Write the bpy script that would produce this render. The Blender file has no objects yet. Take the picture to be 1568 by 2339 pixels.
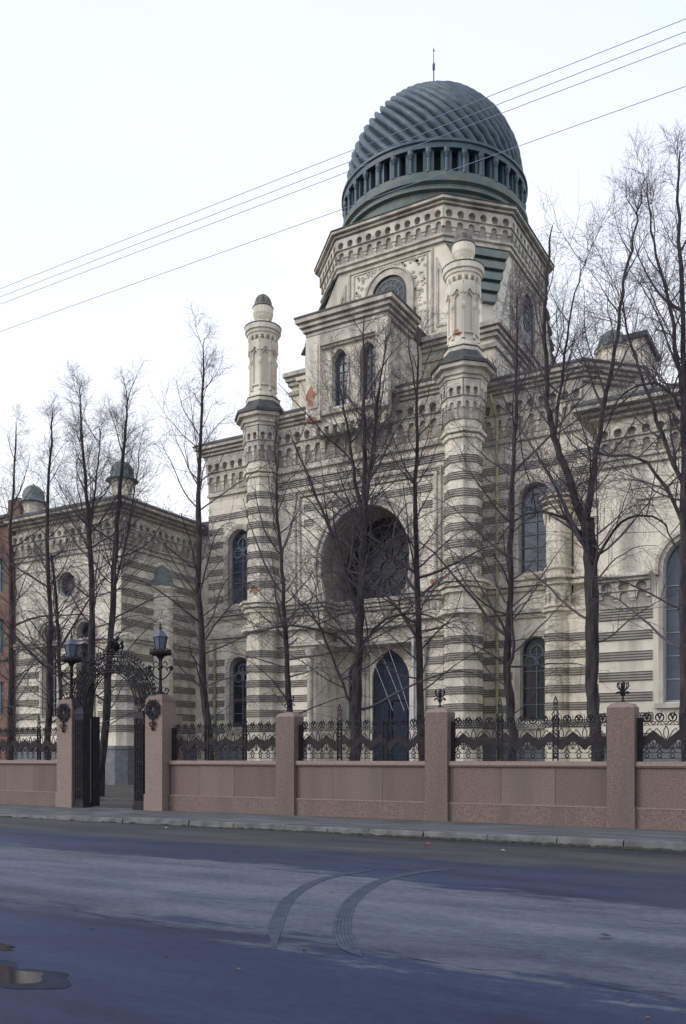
import bpy, bmesh, math, random
import numpy as np
from mathutils import Vector, geometry
R = math.radians; PI = math.pi; sin = math.sin; cos = math.cos
random.seed(7); rng = np.random.default_rng(11)
C = bpy.context.scene.collection
scene = bpy.context.scene

# ------------------------------------------------------------------ camera, world, sun, exposure
cam_d = bpy.data.cameras.new('camera'); cam = bpy.data.objects.new('camera', cam_d); C.objects.link(cam)
cam.location = (0, 0, 1.65); cam.rotation_euler = (R(90), 0, R(30.1))
cam_d.sensor_fit = 'VERTICAL'; cam_d.sensor_height = 36; cam_d.sensor_width = 24.12
cam_d.lens = 36 * 2030 / 2339; cam_d.shift_y = (1730 - 1169.5) / 2339
cam_d.clip_start = .1; cam_d.clip_end = 3000
scene.camera = cam

SUN_EL, SUN_ROT = R(28), R(222)
W = bpy.data.worlds.new("World"); scene.world = W; W.use_nodes = True
nt = W.node_tree; nt.nodes.clear(); L = nt.links
def N(t, **k):
    n = nt.nodes.new(t)
    for a, b in k.items(): setattr(n, a, b)
    return n
out = N('ShaderNodeOutputWorld'); bg = N('ShaderNodeBackground'); bg2 = N('ShaderNodeBackground'); add = N('ShaderNodeAddShader')
sky = N('ShaderNodeTexSky', sky_type='NISHITA', sun_disc=False, sun_elevation=SUN_EL, sun_rotation=SUN_ROT, air_density=1.0, dust_density=2.0)
L.new(sky.outputs[0], bg.inputs[0]); bg.inputs[1].default_value = .05  # physical sky part
tc = N('ShaderNodeTexCoord'); mp = N('ShaderNodeMapping'); mp.inputs['Scale'].default_value = (1, 1, 2.2)
nz = N('ShaderNodeTexNoise'); nz.inputs['Scale'].default_value = 1.7; nz.inputs['Detail'].default_value = 5; nz.inputs['Roughness'].default_value = .45
L.new(tc.outputs['Generated'], mp.inputs[0]); L.new(mp.outputs[0], nz.inputs['Vector'])
rp = N('ShaderNodeValToRGB'); rp.color_ramp.elements[0].position = .32; rp.color_ramp.elements[1].position = .66
rp.color_ramp.elements[0].color = (.87, .91, .96, 1); rp.color_ramp.elements[1].color = (1.0, .985, .985, 1)
L.new(nz.outputs[0], rp.inputs[0])
sp = N('ShaderNodeSeparateXYZ'); L.new(tc.outputs['Generated'], sp.inputs[0])
r2 = N('ShaderNodeValToRGB'); r2.color_ramp.elements[0].position = .22; r2.color_ramp.elements[1].position = .66
r2.color_ramp.elements[0].color = (1.0, 1.0, 1.0, 1); r2.color_ramp.elements[1].color = (.83, .875, .985, 1)
L.new(sp.outputs[2], r2.inputs[0])
mx = N('ShaderNodeMix', data_type='RGBA', blend_type='MULTIPLY'); mx.inputs[0].default_value = 1
L.new(rp.outputs[0], mx.inputs[6]); L.new(r2.outputs[0], mx.inputs[7]); L.new(mx.outputs[2], bg2.inputs[0]); bg2.inputs[1].default_value = 1.0
L.new(bg.outputs[0], add.inputs[0]); L.new(bg2.outputs[0], add.inputs[1]); L.new(add.outputs[0], out.inputs[0])
sun_d = bpy.data.lights.new('sun', 'SUN'); sun_d.energy = 1.15; sun_d.angle = R(22); sun_d.color = (1, .965, .91)
sun = bpy.data.objects.new('sun', sun_d); C.objects.link(sun)
sv = Vector((sin(SUN_ROT) * cos(SUN_EL), cos(SUN_ROT) * cos(SUN_EL), sin(SUN_EL)))
sun.rotation_euler = sv.to_track_quat('Z', 'Y').to_euler()
scene.view_settings.view_transform = 'Standard'; scene.view_settings.look = 'None'
scene.view_settings.exposure = 0.12; scene.view_settings.gamma = 1
scene.render.engine = 'CYCLES'

# ------------------------------------------------------------------ materials
def mat(name, c1, c2=None, scale=4, rough=.85, bump=0, bscale=30, metal=0, streak=None, detail=6, spec=.35, spots=None, stretch=(1, 1, 1), rr=None, lo=.35, hi=.65):
    m = bpy.data.materials.new(name); m.use_nodes = True; t = m.node_tree; b = t.nodes['Principled BSDF']
    b.inputs['Roughness'].default_value = rough; b.inputs['Metallic'].default_value = metal
    b.inputs['Specular IOR Level'].default_value = spec
    tcn = t.nodes.new('ShaderNodeTexCoord')
    def noise(s, d, st=(1, 1, 1)):
        mpn = t.nodes.new('ShaderNodeMapping'); mpn.inputs['Scale'].default_value = st
        n = t.nodes.new('ShaderNodeTexNoise'); n.inputs['Scale'].default_value = s; n.inputs['Detail'].default_value = d
        t.links.new(tcn.outputs['Object'], mpn.inputs[0]); t.links.new(mpn.outputs[0], n.inputs['Vector']); return n.outputs[0]
    def ramp(src, p0, p1, a=(0, 0, 0, 1), z=(1, 1, 1, 1)):
        r = t.nodes.new('ShaderNodeValToRGB'); r.color_ramp.elements[0].position = p0; r.color_ramp.elements[1].position = p1
        r.color_ramp.elements[0].color = a; r.color_ramp.elements[1].color = z; t.links.new(src, r.inputs[0]); return r.outputs[0]
    def mixc(f, a, bb):
        x = t.nodes.new('ShaderNodeMix'); x.data_type = 'RGBA'
        if isinstance(f, float): x.inputs[0].default_value = f
        else: t.links.new(f, x.inputs[0])
        for i, q in ((6, a), (7, bb)):
            if isinstance(q, tuple): x.inputs[i].default_value = (*q[:3], 1)
            else: t.links.new(q, x.inputs[i])
        return x.outputs[2]
    col = c1
    if c2 is not None:
        f = ramp(noise(scale, detail, stretch), lo, hi); col = mixc(f, c1, c2)
        if rr: t.links.new(ramp(f, 0, 1, (rr[0],) * 3 + (1,), (rr[1],) * 3 + (1,)), b.inputs['Roughness'])
    if streak:   # (colour, scale, amount): run-off stains, narrow and tall
        f = ramp(noise(streak[1], 5, (1, 1, .12)), .49, .74); k = t.nodes.new('ShaderNodeMath'); k.operation = 'MULTIPLY'
        t.links.new(f, k.inputs[0]); k.inputs[1].default_value = streak[2]; col = mixc(k.outputs[0], col, streak[0])
    if spots:    # patches of fallen plaster: list of (centre, radius), colour
        mask = None
        g = t.nodes.new('ShaderNodeNewGeometry'); nz_ = noise(2.6, 6)
        for p, r in spots[0]:
            vm = t.nodes.new('ShaderNodeVectorMath'); vm.operation = 'DISTANCE'; t.links.new(g.outputs['Position'], vm.inputs[0]); vm.inputs[1].default_value = p
            q = t.nodes.new('ShaderNodeMath'); q.operation = 'DIVIDE'; t.links.new(vm.outputs['Value'], q.inputs[0]); q.inputs[1].default_value = r
            a = t.nodes.new('ShaderNodeMath'); a.operation = 'MULTIPLY_ADD'; t.links.new(nz_, a.inputs[0]); a.inputs[1].default_value = 2.6; t.links.new(q.outputs[0], a.inputs[2])
            if mask is None: mask = a.outputs[0]
            else:
                mn = t.nodes.new('ShaderNodeMath'); mn.operation = 'MINIMUM'; t.links.new(mask, mn.inputs[0]); t.links.new(a.outputs[0], mn.inputs[1]); mask = mn.outputs[0]
        sc = t.nodes.new('ShaderNodeMath'); sc.operation = 'MULTIPLY'; t.links.new(mask, sc.inputs[0]); sc.inputs[1].default_value = .4
        col = mixc(ramp(sc.outputs[0], .70, .76, (1, 1, 1, 1), (0, 0, 0, 1)), col, spots[1])
    if isinstance(col, tuple): b.inputs['Base Color'].default_value = (*col[:3], 1)
    else: t.links.new(col, b.inputs['Base Color'])
    if bump:
        bn = t.nodes.new('ShaderNodeBump'); bn.inputs['Strength'].default_value = bump; bn.inputs['Distance'].default_value = .02
        t.links.new(noise(bscale, 4), bn.inputs['Height']); t.links.new(bn.outputs[0], b.inputs['Normal'])
    return m
SPOTS = [((-27.3, 43.2, 22.3), .85), ((-27.3, 43.2, 20.9), .7), ((-31.3, 43.5, 11.7), .55), ((-20.0, 44.6, 11.3), .4), ((-18.4, 43.5, 24.0), .32)]
M = {}
M['plaster'] = mat('plaster', (.72, .675, .575), (.56, .525, .455), .7, .9, .25, 14, streak=((.30, .285, .25), 1.1, .85), spots=(SPOTS, (.33, .17, .115)), lo=.38, hi=.72)
M['trim'] = mat('trim', (.58, .545, .475), (.33, .31, .28), 1.3, .9, .2, 20, streak=((.24, .225, .20), 1.4, .8), spots=(SPOTS, (.33, .17, .115)))
M['vault_shaded'] = mat('vault_shaded', (.42, .375, .30), (.20, .17, .145), .8, .95, streak=((.07, .06, .055), 1.2, .7))  # darker copy of the plaster: shade of the portal recess put into the colour
M['band'] = mat('band', (.35, .33, .295), (.26, .245, .225), 1.5, .9, .2, 20, streak=((.42, .39, .32), 1.2, .7))
M['line'] = mat('line', (.06, .056, .056), (.11, .10, .098), 2, .9)
M['band_hi'] = mat('band_hi', (.44, .415, .37), (.32, .305, .275), 1.5, .9, .2, 20, streak=((.30, .275, .24), 1.2, .6))
M['niche'] = mat('niche', (.36, .33, .285), (.24, .22, .195), 2, .95)
M['teal'] = mat('teal', (.12, .155, .16), (.18, .205, .195), 1.6, .55, .3, 8, spec=.5, streak=((.07, .095, .105), 1.5, .8))
M['dome'] = mat('dome', (.036, .066, .092), (.070, .108, .138), 1.1, .5, .25, 9, spec=.5, streak=((.035, .055, .065), 1.3, .7))
M['rustteal'] = mat('rustteal', (.085, .135, .145), (.15, .165, .145), 1.6, .6, .3, 8, streak=((.12, .10, .075), 1.2, .5))
M['roof'] = mat('roof', (.030, .038, .045), (.065, .07, .07), 1.6, .6, .3, 8, streak=((.12, .09, .075), 1.5, .5))
M['soffit'] = mat('soffit', (.09, .085, .08), (.15, .14, .13), 1.5, .9)
M['granite'] = mat('granite', (.185, .132, .110), (.105, .080, .076), 40, .7, .4, 60, detail=3, streak=((.095, .078, .075), 1.5, .8), lo=.42, hi=.58)
M['granite_b'] = mat('granite_b', (.200, .146, .124), (.115, .090, .085), 40, .7, .4, 60, detail=3, streak=((.10, .085, .08), 1.2, .7), lo=.42, hi=.58)
M['granite_c'] = mat('granite_c', (.165, .118, .100), (.095, .073, .071), 44, .7, .4, 60, detail=3, streak=((.085, .072, .07), 1.9, .8), lo=.42, hi=.58)
M['granite_top'] = mat('granite_top', (.26, .196, .165), (.150, .116, .106), 40, .7, .4, 60, detail=3)
M['grey_granite'] = mat('grey_granite', (.17, .18, .20), (.11, .12, .14), 3, .7, .3, 40)
M['iron'] = mat('iron', (.012, .015, .021), (.026, .023, .027), 5, .65, .2, 30, spec=.2)
M['zig'] = mat('zig', (.022, .019, .023), (.036, .030, .032), 5, .75, spec=.15)
M['bark'] = mat('bark', (.016, .016, .020), (.058, .052, .053), 9, .95, 1.0, 25, stretch=(1, 1, .22))
M['twig'] = mat('twig', (.062, .053, .066), (.095, .08, .094), 2, .9)
M['glass'] = mat('glass', (.016, .030, .060), (.035, .055, .10), 1.6, .12, .12, 3, spec=.8)
M['darkglass'] = mat('darkglass', (.008, .010, .014), (.02, .025, .035), 1.5, .2, .1, 3, spec=.3)
M['frame'] = mat('frame', (.10, .15, .21), (.16, .20, .24), 3, .6)
M['pale_frame'] = mat('pale_frame', (.33, .36, .40), (.24, .27, .31), 3, .6)
M['door'] = mat('door', (.006, .013, .036), (.011, .021, .050), 3, .55, spec=.2)
M['cap'] = mat('cap', (.21, .20, .18), (.12, .115, .105), 3, .9, streak=((.07, .065, .06), 2.5, .7))
M['frame_shaded'] = mat('frame_shaded', (.04, .06, .085), (.07, .09, .11), 3, .6)  # darker copy of the frame colour, recess shade painted into the portal tracery
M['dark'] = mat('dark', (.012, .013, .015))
M['brick'] = mat('brick', (.20, .115, .09), (.13, .08, .068), 2.5, .9, .3, 30)
M['lampglass'] = mat('lampglass', (.10, .13, .18), (.07, .09, .13), 4, .3, spec=.4)
M['lampcap'] = mat('lampcap', (.055, .068, .10), (.09, .105, .14), 4, .45, spec=.4)
M['pipe'] = mat('pipe', (.36, .37, .20), (.26, .27, .17), 2, .6)
M['whitepipe'] = mat('whitepipe', (.62, .66, .72), (.45, .48, .55), 3, .5)
M['wire'] = mat('wire', (.26, .29, .42))
M['kerb'] = mat('kerb', (.145, .145, .145), (.07, .073, .08), 3, .8, .4, 20)
M['pavement'] = mat('pavement', (.060, .062, .070), (.125, .127, .138), 1.6, .8, .3, 40, stretch=(.5, 2.5, 1), rr=(.45, .85))
M['yard'] = mat('yard', (.05, .052, .05), (.09, .085, .075), 1.0, .8, .4, 20)
M['earth'] = mat('earth', (.06, .055, .045), (.09, .085, .06), 2, .9, .5, 10)
M['fringe_clump'] = mat('fringe_clump', (.022, .026, .018), (.045, .04, .03), 6, .9, .6, 20)
M['paper'] = mat('paper', (.6, .6, .56)); M['redlitter'] = mat('redlitter', (.35, .06, .04))

# ------------------------------------------------------------------ mesh builder
class Plane:                       # a vertical wall plane: a runs left to right, b sticks out towards the street
    def __init__(s, p0, p1):
        d = Vector((p1[0] - p0[0], p1[1] - p0[1])); s.len = d.length; s.d = d.normalized(); s.n = Vector((s.d.y, -s.d.x)); s.o = Vector(p0)
    def __call__(s, a, b, z):
        q = s.o + s.d * a + s.n * b; return (q.x, q.y, z)
def front(Y): return Plane((0, Y), (1, Y))
class MB:
    def __init__(s): s.v = []; s.f = []; s.m = []
    def add(s, vs, fs, m=0):
        o = len(s.v); s.v += [tuple(v) for v in vs]; s.f += [tuple(i + o for i in f) for f in fs]
        s.m += (m if isinstance(m, list) else [m] * len(fs)); return s
    def box(s, x0, x1, y0, y1, z0, z1, m=0, P=None):
        if P: vs = [P(a, b, z) for z in (z0, z1) for b in (y0, y1) for a in (x0, x1)]
        else: vs = [(a, b, z) for z in (z0, z1) for b in (y0, y1) for a in (x0, x1)]
        return s.add(vs, [(0, 1, 3, 2), (4, 6, 7, 5), (0, 4, 5, 1), (2, 3, 7, 6), (0, 2, 6, 4), (1, 5, 7, 3)], m)
    def prism(s, poly, z0, z1, m=0, scale_top=None, c=None):
        n = len(poly); top = poly
        if scale_top is not None: top = [(c[0] + (x - c[0]) * scale_top, c[1] + (y - c[1]) * scale_top) for x, y in poly]
        vs = [(x, y, z0) for x, y in poly] + [(x, y, z1) for x, y in top]
        return s.add(vs, [(i, (i + 1) % n, n + (i + 1) % n, n + i) for i in range(n)] + [tuple(range(n))[::-1], tuple(range(n, 2 * n))], m)
    def lathe(s, cx, cy, prof, n=8, rot=PI / 8, ms=None, cap=True, half=None):
        vs = []; fs = []; mm = []
        for r, z in prof:
            for i in range(n):
                a = rot + 2 * PI * i / n; vs.append((cx + r * cos(a), cy + r * sin(a), z))
        for k in range(len(prof) - 1):
            for i in range(n):
                j = (i + 1) % n; fs.append((k * n + i, k * n + j, (k + 1) * n + j, (k + 1) * n + i)); mm.append(ms[k] if ms else 0)
        if cap:
            fs.append(tuple(range(n))[::-1]); mm.append(ms[0] if ms else 0)
            k = (len(prof) - 1) * n; fs.append(tuple(range(k, k + n))); mm.append(ms[-1] if ms else 0)
        return s.add(vs, fs, mm)
    def tube(s, pts, r, n=6, m=0, closed=False):
        pts = [Vector(p) for p in pts]; k = len(pts); vs = []
        rs = r if isinstance(r, (list, tuple)) else [r] * k
        up = None
        for i in range(k):
            if closed: d = pts[(i + 1) % k] - pts[i - 1]
            else: d = pts[min(i + 1, k - 1)] - pts[max(i - 1, 0)]
            d.normalize()
            if up is None: up = d.orthogonal().normalized()
            else:
                up = up - d * up.dot(d); up = up.normalized() if up.length > 1e-6 else d.orthogonal().normalized()
            q = d.cross(up)
            for j in range(n):
                a = 2 * PI * j / n; vs.append(pts[i] + (up * cos(a) + q * sin(a)) * rs[i])
        fs = []
        for i in range(k if closed else k - 1):
            i2 = (i + 1) % k
            for j in range(n): fs.append((i * n + j, i * n + (j + 1) % n, i2 * n + (j + 1) % n, i2 * n + j))
        if not closed: fs += [tuple(range(n))[::-1], tuple(range((k - 1) * n, k * n))]
        return s.add(vs, fs, m)
    def slab(s, P, outer, holes, b0, b1, m=0, mh=None):   # panel with holes, from b0 (back) to b1 (front)
        loops = [outer] + holes; flat = [p for l in loops for p in l]
        tri = geometry.tessellate_polygon([[Vector((a, z, 0)) for a, z in l] for l in loops])
        n = len(flat); vs = [P(a, b1, z) for a, z in flat] + [P(a, b0, z) for a, z in flat]
        fs = [tuple(t) for t in tri] + [tuple(i + n for i in t[::-1]) for t in tri]; mm = [m] * len(fs)
        o = 0
        for q, l in enumerate(loops):
            k = len(l)
            for i in range(k):
                j = (i + 1) % k; fs.append((o + i, o + j, n + o + j, n + o + i)); mm.append(m if q == 0 or mh is None else mh)
            o += k
        return s.add(vs, fs, mm)
    def poly(s, P, pts, b, m=0): return s.slab(P, pts, [], b - .01, b, m)
    def sweep(s, path, prof, m=0, closed=False, ms=None):   # profile (out, z) along a plan path, mitred; outward = right-hand side of travel
        n = len(path); offs = []
        def nrm(a, b):
            d = Vector((b[0] - a[0], b[1] - a[1])).normalized(); return Vector((d.y, -d.x))
        for i in range(n):
            ns = []
            if closed or i > 0: ns.append(nrm(path[i - 1], path[i]))
            if closed or i < n - 1: ns.append(nrm(path[i], path[(i + 1) % n]))
            if len(ns) == 2: q = ns[0] + ns[1]; q = q / (1 + ns[0].dot(ns[1]))
            else: q = ns[0]
            offs.append(q)
        k = len(prof); vs = [(path[i][0] + offs[i].x * o, path[i][1] + offs[i].y * o, z) for i in range(n) for o, z in prof]
        fs = []; mm = []
        for i in range(n if closed else n - 1):
            j = (i + 1) % n
            for t in range(k): fs.append((i * k + t, j * k + t, j * k + (t + 1) % k, i * k + (t + 1) % k)); mm.append(ms[t] if ms else m)
        if not closed: fs += [tuple(range(k)), tuple(range((n - 1) * k, n * k))[::-1]]; mm += [m, m]
        return s.add(vs, fs, mm)
    def build(s, name, mats, parent=None, smooth=False, recalc=True, label=None, origin=None):
        me = bpy.data.meshes.new(name); me.from_pydata(s.v, [], s.f)
        if not isinstance(mats, (list, tuple)): mats = [mats]
        for m in mats: me.materials.append(M[m] if isinstance(m, str) else m)
        me.polygons.foreach_set('material_index', s.m)
        if recalc:
            bm = bmesh.new(); bm.from_mesh(me); bmesh.ops.recalc_face_normals(bm, faces=bm.faces); bm.to_mesh(me); bm.free()
        if smooth: me.polygons.foreach_set('use_smooth', [True] * len(me.polygons))
        o = bpy.data.objects.new(name, me); C.objects.link(o)
        if parent:
            o.parent = parent
            root = parent
            while root.parent: root = root.parent
            if parent is root and 'abs' in root: o.location = -Vector(root.location)
        if origin:
            me.transform(__import__('mathutils').Matrix.Translation(-Vector(origin))); o.location = origin
        if label: o['label'] = label
        return o
def thing(name, label, cat, loc=(0, 0, 0), group=None, absolute=False):
    o = bpy.data.objects.new(name, None); C.objects.link(o); o.location = loc; o.empty_display_size = .3
    o['label'] = label; o['category'] = cat
    if group: o['group'] = group
    if absolute: o['abs'] = 1       # children are modelled in world coordinates
    return o
def tag(o, label, cat, group=None):
    o['label'] = label; o['category'] = cat
    if group: o['group'] = group
    return o
def struct(o): o['kind'] = 'structure'; return o
def copy_tree(o, parent=None):
    c = o.copy(); C.objects.link(c); c.parent = parent
    for ch in list(o.children): copy_tree(ch, c)
    return c
def arch(cx, w, z0, z1, n=14, point=.0):           # outline of an arched opening, round or slightly pointed
    r = w / 2; zs = z1 - r * (1 + point)
    pts = [(cx - r, z0), (cx + r, z0)]
    for i in range(n + 1):
        a = PI * i / n; k = 1 + point * (1 - abs(cos(a))) ; pts.append((cx + r * cos(a), zs + r * sin(a) * k))
    return pts
def ring_arch(mb, P, cx, w, z0, z1, t, b0, b1, m=0, point=0):    # moulding that follows an arched opening
    o = arch(cx, w + 2 * t, z0, z1 + t, point=point); i = arch(cx, w, z0, z1, point=point)
    poly = o[1:] + [o[0]] + [i[0]] + i[1:][::-1]
    mb.slab(P, poly, [], b0, b1, m)
def circle(cx, cz, r, n=24): return [(cx + r * cos(2 * PI * i / n), cz + r * sin(2 * PI * i / n)) for i in range(n)]

# ------------------------------------------------------------------ ground, road, pavement, kerb
mb = MB(); mb.add([(-400, -300, -.02), (400, -300, -.02), (400, 600, -.02), (-400, 600, -.02)], [(0, 1, 2, 3)])
struct(mb.build('ground', 'earth', recalc=False))
rm = bpy.data.materials.new('asphalt'); rm.use_nodes = True; nt = rm.node_tree; L = nt.links; bs = nt.nodes['Principled BSDF']
tcn = N('ShaderNodeTexCoord'); sp = N('ShaderNodeSeparateXYZ'); L.new(tcn.outputs['Object'], sp.inputs[0])
def noise_(s, d, st, r=.5):
    mpn = N('ShaderNodeMapping'); mpn.inputs['Scale'].default_value = st; n = N('ShaderNodeTexNoise')
    n.inputs['Scale'].default_value = s; n.inputs['Detail'].default_value = d; n.inputs['Roughness'].default_value = r
    L.new(tcn.outputs['Object'], mpn.inputs[0]); L.new(mpn.outputs[0], n.inputs['Vector']); return n.outputs[0]
def math_(op, a, b=None, c=None):
    n = N('ShaderNodeMath', operation=op)
    for i, q in enumerate((a, b, c)):
        if q is None: continue
        if isinstance(q, (int, float)): n.inputs[i].default_value = q
        else: L.new(q, n.inputs[i])
    return n.outputs[0]
big = noise_(.5, 7, (.35, 1.3, 1), .6); fine = noise_(3.2, 6, (.3, 1.4, 1), .6); grit = noise_(70, 4, (1, 1, 1), .85)
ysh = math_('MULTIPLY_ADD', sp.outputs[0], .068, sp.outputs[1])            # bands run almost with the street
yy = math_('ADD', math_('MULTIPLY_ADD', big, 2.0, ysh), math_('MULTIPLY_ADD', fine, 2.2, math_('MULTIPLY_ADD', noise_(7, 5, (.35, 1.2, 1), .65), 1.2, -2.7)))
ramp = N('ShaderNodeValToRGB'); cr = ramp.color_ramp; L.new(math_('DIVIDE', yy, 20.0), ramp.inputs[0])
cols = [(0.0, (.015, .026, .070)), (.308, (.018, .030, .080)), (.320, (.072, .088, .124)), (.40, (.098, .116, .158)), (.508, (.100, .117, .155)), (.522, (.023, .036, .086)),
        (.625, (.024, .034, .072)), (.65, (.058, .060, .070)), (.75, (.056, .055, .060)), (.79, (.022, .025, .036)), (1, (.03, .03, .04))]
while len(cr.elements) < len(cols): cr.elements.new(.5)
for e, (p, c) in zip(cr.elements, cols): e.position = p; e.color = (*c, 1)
gm = N('ShaderNodeMix', data_type='RGBA', blend_type='MULTIPLY'); gm.inputs[0].default_value = 1
gr = N('ShaderNodeValToRGB'); gr.color_ramp.elements[0].position = .38; gr.color_ramp.elements[0].color = (.45, .46, .50, 1); gr.color_ramp.elements[1].position = .62; gr.color_ramp.elements[1].color = (1.6, 1.57, 1.5, 1)
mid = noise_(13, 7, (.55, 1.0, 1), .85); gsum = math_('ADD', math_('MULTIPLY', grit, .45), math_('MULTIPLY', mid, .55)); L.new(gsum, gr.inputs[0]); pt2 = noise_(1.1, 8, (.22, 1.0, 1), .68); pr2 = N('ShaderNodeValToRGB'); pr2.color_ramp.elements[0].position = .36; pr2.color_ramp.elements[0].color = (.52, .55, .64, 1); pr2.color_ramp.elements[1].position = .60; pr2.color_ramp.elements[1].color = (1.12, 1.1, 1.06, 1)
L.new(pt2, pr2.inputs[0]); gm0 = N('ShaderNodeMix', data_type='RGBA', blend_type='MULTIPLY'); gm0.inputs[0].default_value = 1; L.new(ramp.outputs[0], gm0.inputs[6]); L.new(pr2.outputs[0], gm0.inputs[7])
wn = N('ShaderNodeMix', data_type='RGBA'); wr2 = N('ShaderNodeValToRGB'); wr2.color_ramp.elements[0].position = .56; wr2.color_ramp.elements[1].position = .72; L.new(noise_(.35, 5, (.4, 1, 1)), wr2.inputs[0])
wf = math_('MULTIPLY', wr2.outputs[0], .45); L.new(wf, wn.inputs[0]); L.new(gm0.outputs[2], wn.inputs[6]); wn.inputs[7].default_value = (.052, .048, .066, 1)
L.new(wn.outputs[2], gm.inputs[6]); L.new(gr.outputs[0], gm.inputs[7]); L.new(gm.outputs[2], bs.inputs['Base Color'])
rl = N('ShaderNodeSeparateColor'); L.new(ramp.outputs[0], rl.inputs[0]); L.new(math_('MULTIPLY_ADD', rl.outputs[0], 3.4, .52), bs.inputs['Roughness'])
bs.inputs['Specular IOR Level'].default_value = .3
bn = N('ShaderNodeBump'); bn.inputs['Strength'].default_value = .8; bn.inputs['Distance'].default_value = .012; L.new(grit, bn.inputs['Height']); L.new(bn.outputs[0], bs.inputs['Normal'])
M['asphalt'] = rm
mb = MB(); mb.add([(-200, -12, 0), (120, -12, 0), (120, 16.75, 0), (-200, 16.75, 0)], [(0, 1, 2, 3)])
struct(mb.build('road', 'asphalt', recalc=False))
def kerbz(x): return .13 - .07 * max(0, 1 - abs(x + 20.2) / 5.0)     # the kerb drops at the gate
mb = MB(); xs = [-200] + [-40 + 1.0 * i for i in range(56)] + [120]
for a, b in zip(xs, xs[1:]):
    mb.add([(a, 16.95, kerbz(a) - .004), (b, 16.95, kerbz(b) - .004), (b, 19.6, .14), (a, 19.6, .14)], [(0, 1, 2, 3)])
struct(mb.build('pavement', 'pavement', recalc=False))
mb = MB(); x = -46.0; random.seed(3)
while x < 14:
    w = random.uniform(1.0, 1.45); j = random.uniform(-.012, .012); y0 = 16.62 + random.uniform(-.02, .02)
    z = kerbz(x + w / 2) + j
    mb.add([(x, y0, -.03), (x + w - .02, y0, -.03), (x + w - .02, 16.97, -.03), (x, 16.97, -.03), (x, y0 + .03, z - .02), (x + w - .02, y0 + .03, z - .02), (x + w - .02, y0 + .06, z), (x, y0 + .06, z), (x, 16.97, z), (x + w - .02, 16.97, z)],
           [(0, 1, 5, 4), (4, 5, 6, 7), (7, 6, 9, 8), (0, 4, 7, 8, 3), (1, 2, 9, 6, 5)])
    x += w
struct(mb.build('kerb', 'kerb', recalc=True))
mb = MB()  # low dark clumps scattered along the foot of the kerb
for i in range(420):
    x = random.uniform(-12, 6) if random.random() < .85 else random.uniform(-30, -12)
    r = random.uniform(.03, .11); mb.lathe(x, 16.60 - random.uniform(0, .06), [(r, .0), (r * .8, r * .22), (r * .3, r * .34)], 7, random.random())
o = mb.build('kerb_fringe', 'fringe_clump'); o['kind'] = 'stuff'
mb = MB(); mb.box(-60, 20, 19.85, 90, -.01, .015); struct(mb.build('courtyard', 'yard'))
mb = MB(); mb.box(-40, -18, 24.2, 24.4, .015, .12); struct(mb.build('courtyard_kerb', 'kerb'))
# puddles
pm = bpy.data.materials.new('puddle_water'); pm.use_nodes = True; b = pm.node_tree.nodes['Principled BSDF']
b.inputs['Base Color'].default_value = (.03, .032, .035, 1); b.inputs['Roughness'].default_value = .06; b.inputs['Specular IOR Level'].default_value = .6; M['puddle'] = pm
def blob(name, pts, z, m):
    mb = MB(); mb.add([(x, y, z) for x, y in pts], [tuple(range(len(pts)))]); return mb.build(name, m, recalc=False)
def damp(cx, cy, rx, ry, seed): return puddle(cx, cy, rx, ry, seed, .003, 'damp_road', 'damp')
M['damp'] = mat('damp', (.010, .014, .032), (.018, .024, .046), 6, .7, spec=.15)
def puddle(cx, cy, rx, ry, seed, z=.004, nm='puddle', mt='puddle'):
    rr = random.Random(seed); ph = [rr.uniform(0, 6.28) for _ in range(5)]; pts = []
    for i in range(48):
        a = 2 * PI * i / 48; k = 1 + .22 * sin(2 * a + ph[0]) + .16 * sin(3 * a + ph[1]) + .10 * sin(5 * a + ph[2]) + .07 * sin(9 * a + ph[3])
        pts.append((cx + rx * k * cos(a), cy + ry * k * sin(a)))
    return struct(blob(nm, pts, z, mt))
damp(-5.62, 4.5, .50, .40, 4); puddle(-5.62, 4.5, .30, .28, 4); puddle(-6.55, 5.2, .3, .08, 5); puddle(-2.0, 16.42, 2.6, .12, 3); puddle(-7.0, 16.45, 2.0, .08, 4); puddle(1.5, 16.35, 1.6, .15, 6)

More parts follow.
